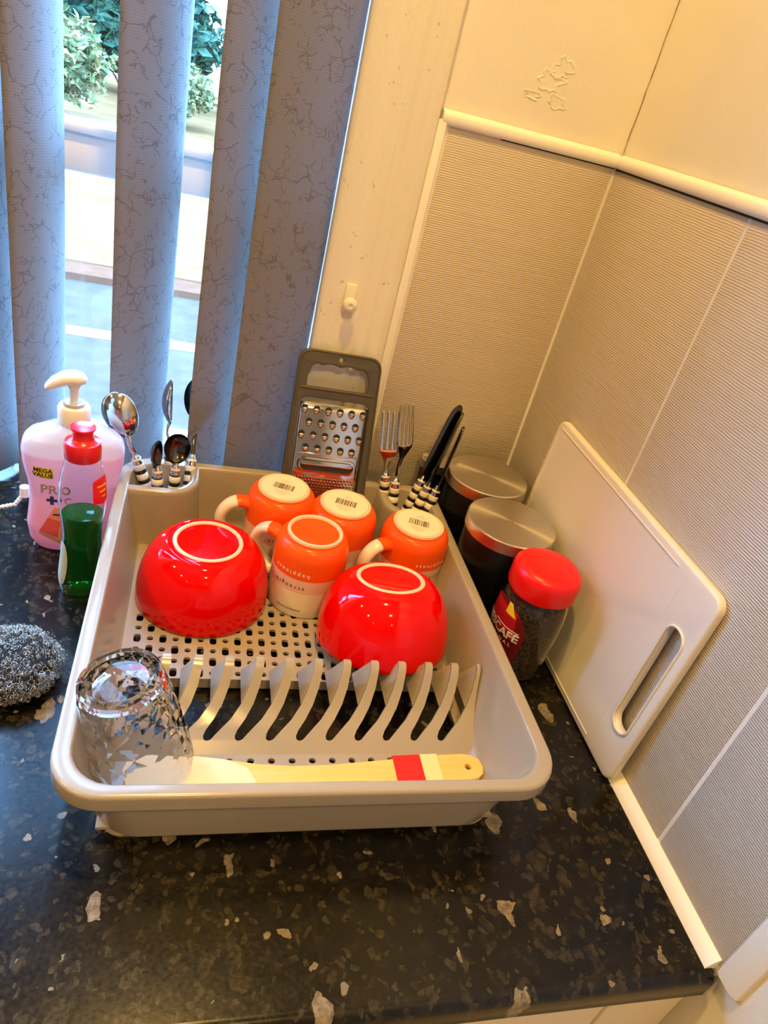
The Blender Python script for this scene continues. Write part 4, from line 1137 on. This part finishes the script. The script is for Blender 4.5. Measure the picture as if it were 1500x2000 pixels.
#        z, half width, half depth
SP = [(0.0, 0.034, 0.020), (0.002, 0.038, 0.023), (0.012, 0.0445, 0.0265), (0.030, 0.0470, 0.028), (0.050, 0.0445, 0.027), (0.068, 0.0430, 0.026), (0.085, 0.0450, 0.027), (0.105, 0.0490, 0.028),
      (0.120, 0.0500, 0.028), (0.130, 0.0480, 0.027), (0.137, 0.0420, 0.0255), (0.142, 0.0330, 0.023), (0.1455, 0.0220, 0.019), (0.1475, 0.0150, 0.015), (0.151, 0.0145, 0.0145)]
def sdim(z): return interp(SP, z)
mb = MB(); n = 56; loops = []
zz_ = [k*0.151/60 for k in range(61)]
for z in zz_:
    a_, b_ = sdim(z); lp = []
    for k in range(n):
        t_ = 2*PI*k/n; ca, sa = math.cos(t_), math.sin(t_); p_ = 2.7 if z < 0.138 else 2.0; q_ = (abs(ca)**p_+abs(sa)**p_)**(-1/p_)
        lp.append((a_*ca*q_, b_*sa*q_, z))
    loops.append(lp)
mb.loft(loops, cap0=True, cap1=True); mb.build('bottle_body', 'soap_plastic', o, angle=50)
MB().lathe([(0, 0.1505), (0.0155, 0.1505), (0.0158, 0.152), (0.0158, 0.166), (0.0145, 0.1685), (0.0105, 0.1690), (0, 0.1690)], 36).build('collar', 'pump_white', o, angle=50)
MB().lathe([(0.0075, 0.1685), (0.0105, 0.1688), (0.0105, 0.1722), (0.0085, 0.1728), (0.0060, 0.1715), (0, 0.1715)], 32).build('collar_ring', 'pump_grey', o, angle=50)
MB().lathe([(0, 0.170), (0.0042, 0.170), (0.0042, 0.186), (0.0065, 0.190), (0.0070, 0.196), (0, 0.196)], 24).build('pump_stem', 'pump_white', o, angle=50)
mb = MB()
pp = [(0.0115, 0.0, 0.1960), (0.0075, 0, 0.1975), (0.0, 0, 0.1985), (-0.0090, 0, 0.1965), (-0.0175, 0, 0.1915), (-0.0230, 0, 0.1865), (-0.0245, 0, 0.1845)]
mb.tube(pp, [0.0038, 0.0080, 0.0096, 0.0092, 0.0078, 0.0056, 0.0040], n=14, flat=(0.80, 1.05))
mb.build('pump_head', 'pump_white', o, angle=60)
def on_soap(x, z, e=0.0004):
    a_, b_ = sdim(z); u = min(0.999, abs(x)/a_); y = b_*(1-u**2.7)**(1/2.7)
    return (x, -y-e, z)
def soap_patch(name, poly, m, e=0.0004):
    """poly in (x, z), split into thin strips so that it hugs the bottle"""
    cx = sum(p[0] for p in poly)/len(poly); cz = sum(p[1] for p in poly)/len(poly)
    bm = bmesh.new(); f = bm.faces.new([bm.verts.new((x, 0, z)) for x, z in poly])
    bmesh.ops.triangulate(bm, faces=[f])
    for _ in range(3): bmesh.ops.subdivide_edges(bm, edges=bm.edges[:], cuts=1, use_grid_fill=True)
    bm.verts.index_update()
    mb = MB().add([on_soap(v.co.x, v.co.z, e) for v in bm.verts], [tuple(v.index for v in f.verts) for f in bm.faces]); bm.free()
    return mb.build(name, m, o, smooth=True)
def soap_text(body, size, x0, zc, m, thick=0.0, e=0.0008, name='printed_text', align='CENTER'):
    vs, fs = text_mesh(body, size, thick, align)
    MB().add([on_soap(x0+x, zc+y, e) for x, y, _ in vs], fs).build(name, m, o, smooth=False)
soap_patch('yellow_tag', [(-0.0365, 0.1085), (-0.0175, 0.1085), (-0.0195, 0.0955), (-0.0365, 0.0965)], 'tag_yellow')
soap_text('MEGA', 0.0068, -0.0278, 0.1050, 'ink', 0.00018); soap_text('VALUE', 0.0068, -0.0278, 0.0993, 'ink', 0.00018)
soap_text('PRO', 0.0150, -0.0310, 0.0820, 'soap_grey', 0.0003, align='LEFT')
soap_patch('cross', [(-0.0217, 0.0742), (-0.0180, 0.0742), (-0.0180, 0.0636), (-0.0217, 0.0636)], 'soap_navy', 0.0006)
soap_patch('cross', [(-0.0252, 0.0707), (-0.0145, 0.0707), (-0.0145, 0.0671), (-0.0252, 0.0671)], 'soap_navy', 0.0007)
soap_text('C', 0.0120, -0.0100, 0.0685, 'soap_grey', 0.0002, align='LEFT')
soap_patch('label_picture', [(-0.0330, 0.0290), (-0.0180, 0.0600), (0.0180, 0.0600), (0.0300, 0.0330), (0.0100, 0.0150), (-0.0080, 0.0165)], 'soap_salmon', 0.0005)
soap_patch('label_picture', [(-0.0330, 0.0290), (-0.0240, 0.0475), (-0.0120, 0.0440), (-0.0150, 0.0230)], 'soap_red', 0.0007)
soap_patch('label_picture', [(-0.0340, 0.0290), (-0.0325, 0.0255), (-0.0080, 0.0120), (0.0100, 0.0110), (0.0100, 0.0155), (-0.0080, 0.0165)], 'soap_grey', 0.0008)
soap_patch('label_picture', [(-0.0190, 0.0530), (0.0100, 0.0530), (0.0100, 0.0512), (-0.0190, 0.0512)], 'ink', 0.0009)

# ------------------------------------------------------------------ green washing up liquid
o = thing('washing_up_bottle', 'clear bottle of green washing up liquid with red cap', 'bottle', (-0.5205, -0.1890, 0.0004), rot=(0, 0, 0.2))
GP = [(0.0, 0.0185), (0.002, 0.0205), (0.010, 0.0222), (0.025, 0.0220), (0.045, 0.0200), (0.065, 0.0186), (0.078, 0.0188), (0.095, 0.0205), (0.112, 0.0218), (0.125, 0.0214), (0.138, 0.0198), (0.148, 0.0178), (0.155, 0.0160), (0.160, 0.0150)]
gp = [(interp(GP, k*0.16/40)[0], k*0.16/40) for k in range(41)]
MB().lathe([(0, 0)] + gp + [(0.0140, 0.160)] + [(r-0.0009, z) for r, z in reversed(gp) if z > 0.0015] + [(0, 0.0015)], 44, sy=0.86).build('bottle_body', 'clear_plastic', o, angle=50)
MB().lathe([(0, 0.0018)] + [(r-0.0012, max(z, 0.0018)) for r, z in gp if 0.001 < z < 0.099] + [(0.0, 0.098)], 44, sy=0.86).build('liquid', 'green_liquid', o, angle=50)
MB().lathe([(0.0158, 0.158), (0.0162, 0.1585), (0.0164, 0.172), (0.0154, 0.1750), (0.0105, 0.1770), (0.0092, 0.1790), (0.0090, 0.1835), (0.0098, 0.1865), (0.0112, 0.1880), (0.0110, 0.1895), (0.0085, 0.1902), (0, 0.1904)], 40).build('cap', 'cap_red', o, angle=45)
def on_green(ang, z, e=0.0005):
    r = interp(GP, z)[0]+e; return (r*math.cos(ang), 0.86*r*math.sin(ang), z)
def gpatch(name, a0, a1, z0, z1, m, rnd_=3.0, e=0.0005):
    vs, fs = [], []; na, nz = 12, 14
    for j in range(nz+1):
        v = j/nz; s_ = (1-abs(2*v-1)**rnd_)**(1/rnd_)
        for i in range(na+1): vs.append(on_green((a0+a1)/2+(a1-a0)/2*s_*(2*i/na-1), lerp(z0, z1, v), e))
    for j in range(nz):
        for i in range(na): a = j*(na+1)+i; fs.append((a, a+1, a+na+2, a+na+1))
    MB().add(vs, fs).build(name, m, o, angle=60)
gpatch('red_label', math.radians(-68), math.radians(0), 0.1130, 0.1420, 'cap_red', 6.0)
for k in range(3): gpatch('label_print', math.radians(-56+6*k), math.radians(-22-4*k), 0.1325-k*0.0055, 0.1342-k*0.0055, 'label_yellow', 9.0, 0.0009)
gpatch('side_label', math.radians(172), math.radians(226), 0.012, 0.066, 'label_silver', 2.2)

# ------------------------------------------------------------------ steel wool scourer
o = thing('steel_scourer', 'round curly steel wire scourer on the worktop left of the rack', 'scourer', (-0.5600, -0.3170, 0.0004))
mb = MB(); r_ = random.Random(4)
for _ in range(2100):
    u = r_.gauss(0, 1), r_.gauss(0, 1), r_.gauss(0, 1); q_ = math.sqrt(sum(a*a for a in u))
    d = Vector(u)/q_; f_ = r_.uniform(0.84, 1.03)
    c = Vector((d.x*0.0430*f_, d.y*0.0430*f_, max(0.003, 0.0185+d.z*0.0185*f_)))
    ax1 = Vector((r_.gauss(0, 1), r_.gauss(0, 1), r_.gauss(0, 1))).normalized(); e1 = ax1.orthogonal().normalized(); e2 = ax1.cross(e1)
    rr = r_.uniform(0.0010, 0.0026); pt = r_.uniform(0.0006, 0.0016); turns = r_.uniform(1.0, 2.2); nn = int(8*turns)
    pts = [c + e1*rr*math.cos(2*PI*turns*k/nn) + e2*rr*math.sin(2*PI*turns*k/nn) + ax1*pt*turns*(k/nn-0.5)*2 for k in range(nn+1)]
    for p in pts: p.z = max(p.z, 0.0006)
    mb.tube(pts, 0.00023, n=3)
wo = mb.build('wire_curls', 'wire', o, angle=180); wo['kind'] = 'stuff'
MB().lathe([(0, 0.001), (0.030, 0.002), (0.0370, 0.010), (0.0375, 0.018), (0.033, 0.028), (0.020, 0.0335), (0, 0.0345)], 28).build('shade_filler', 'shade_filler', o)
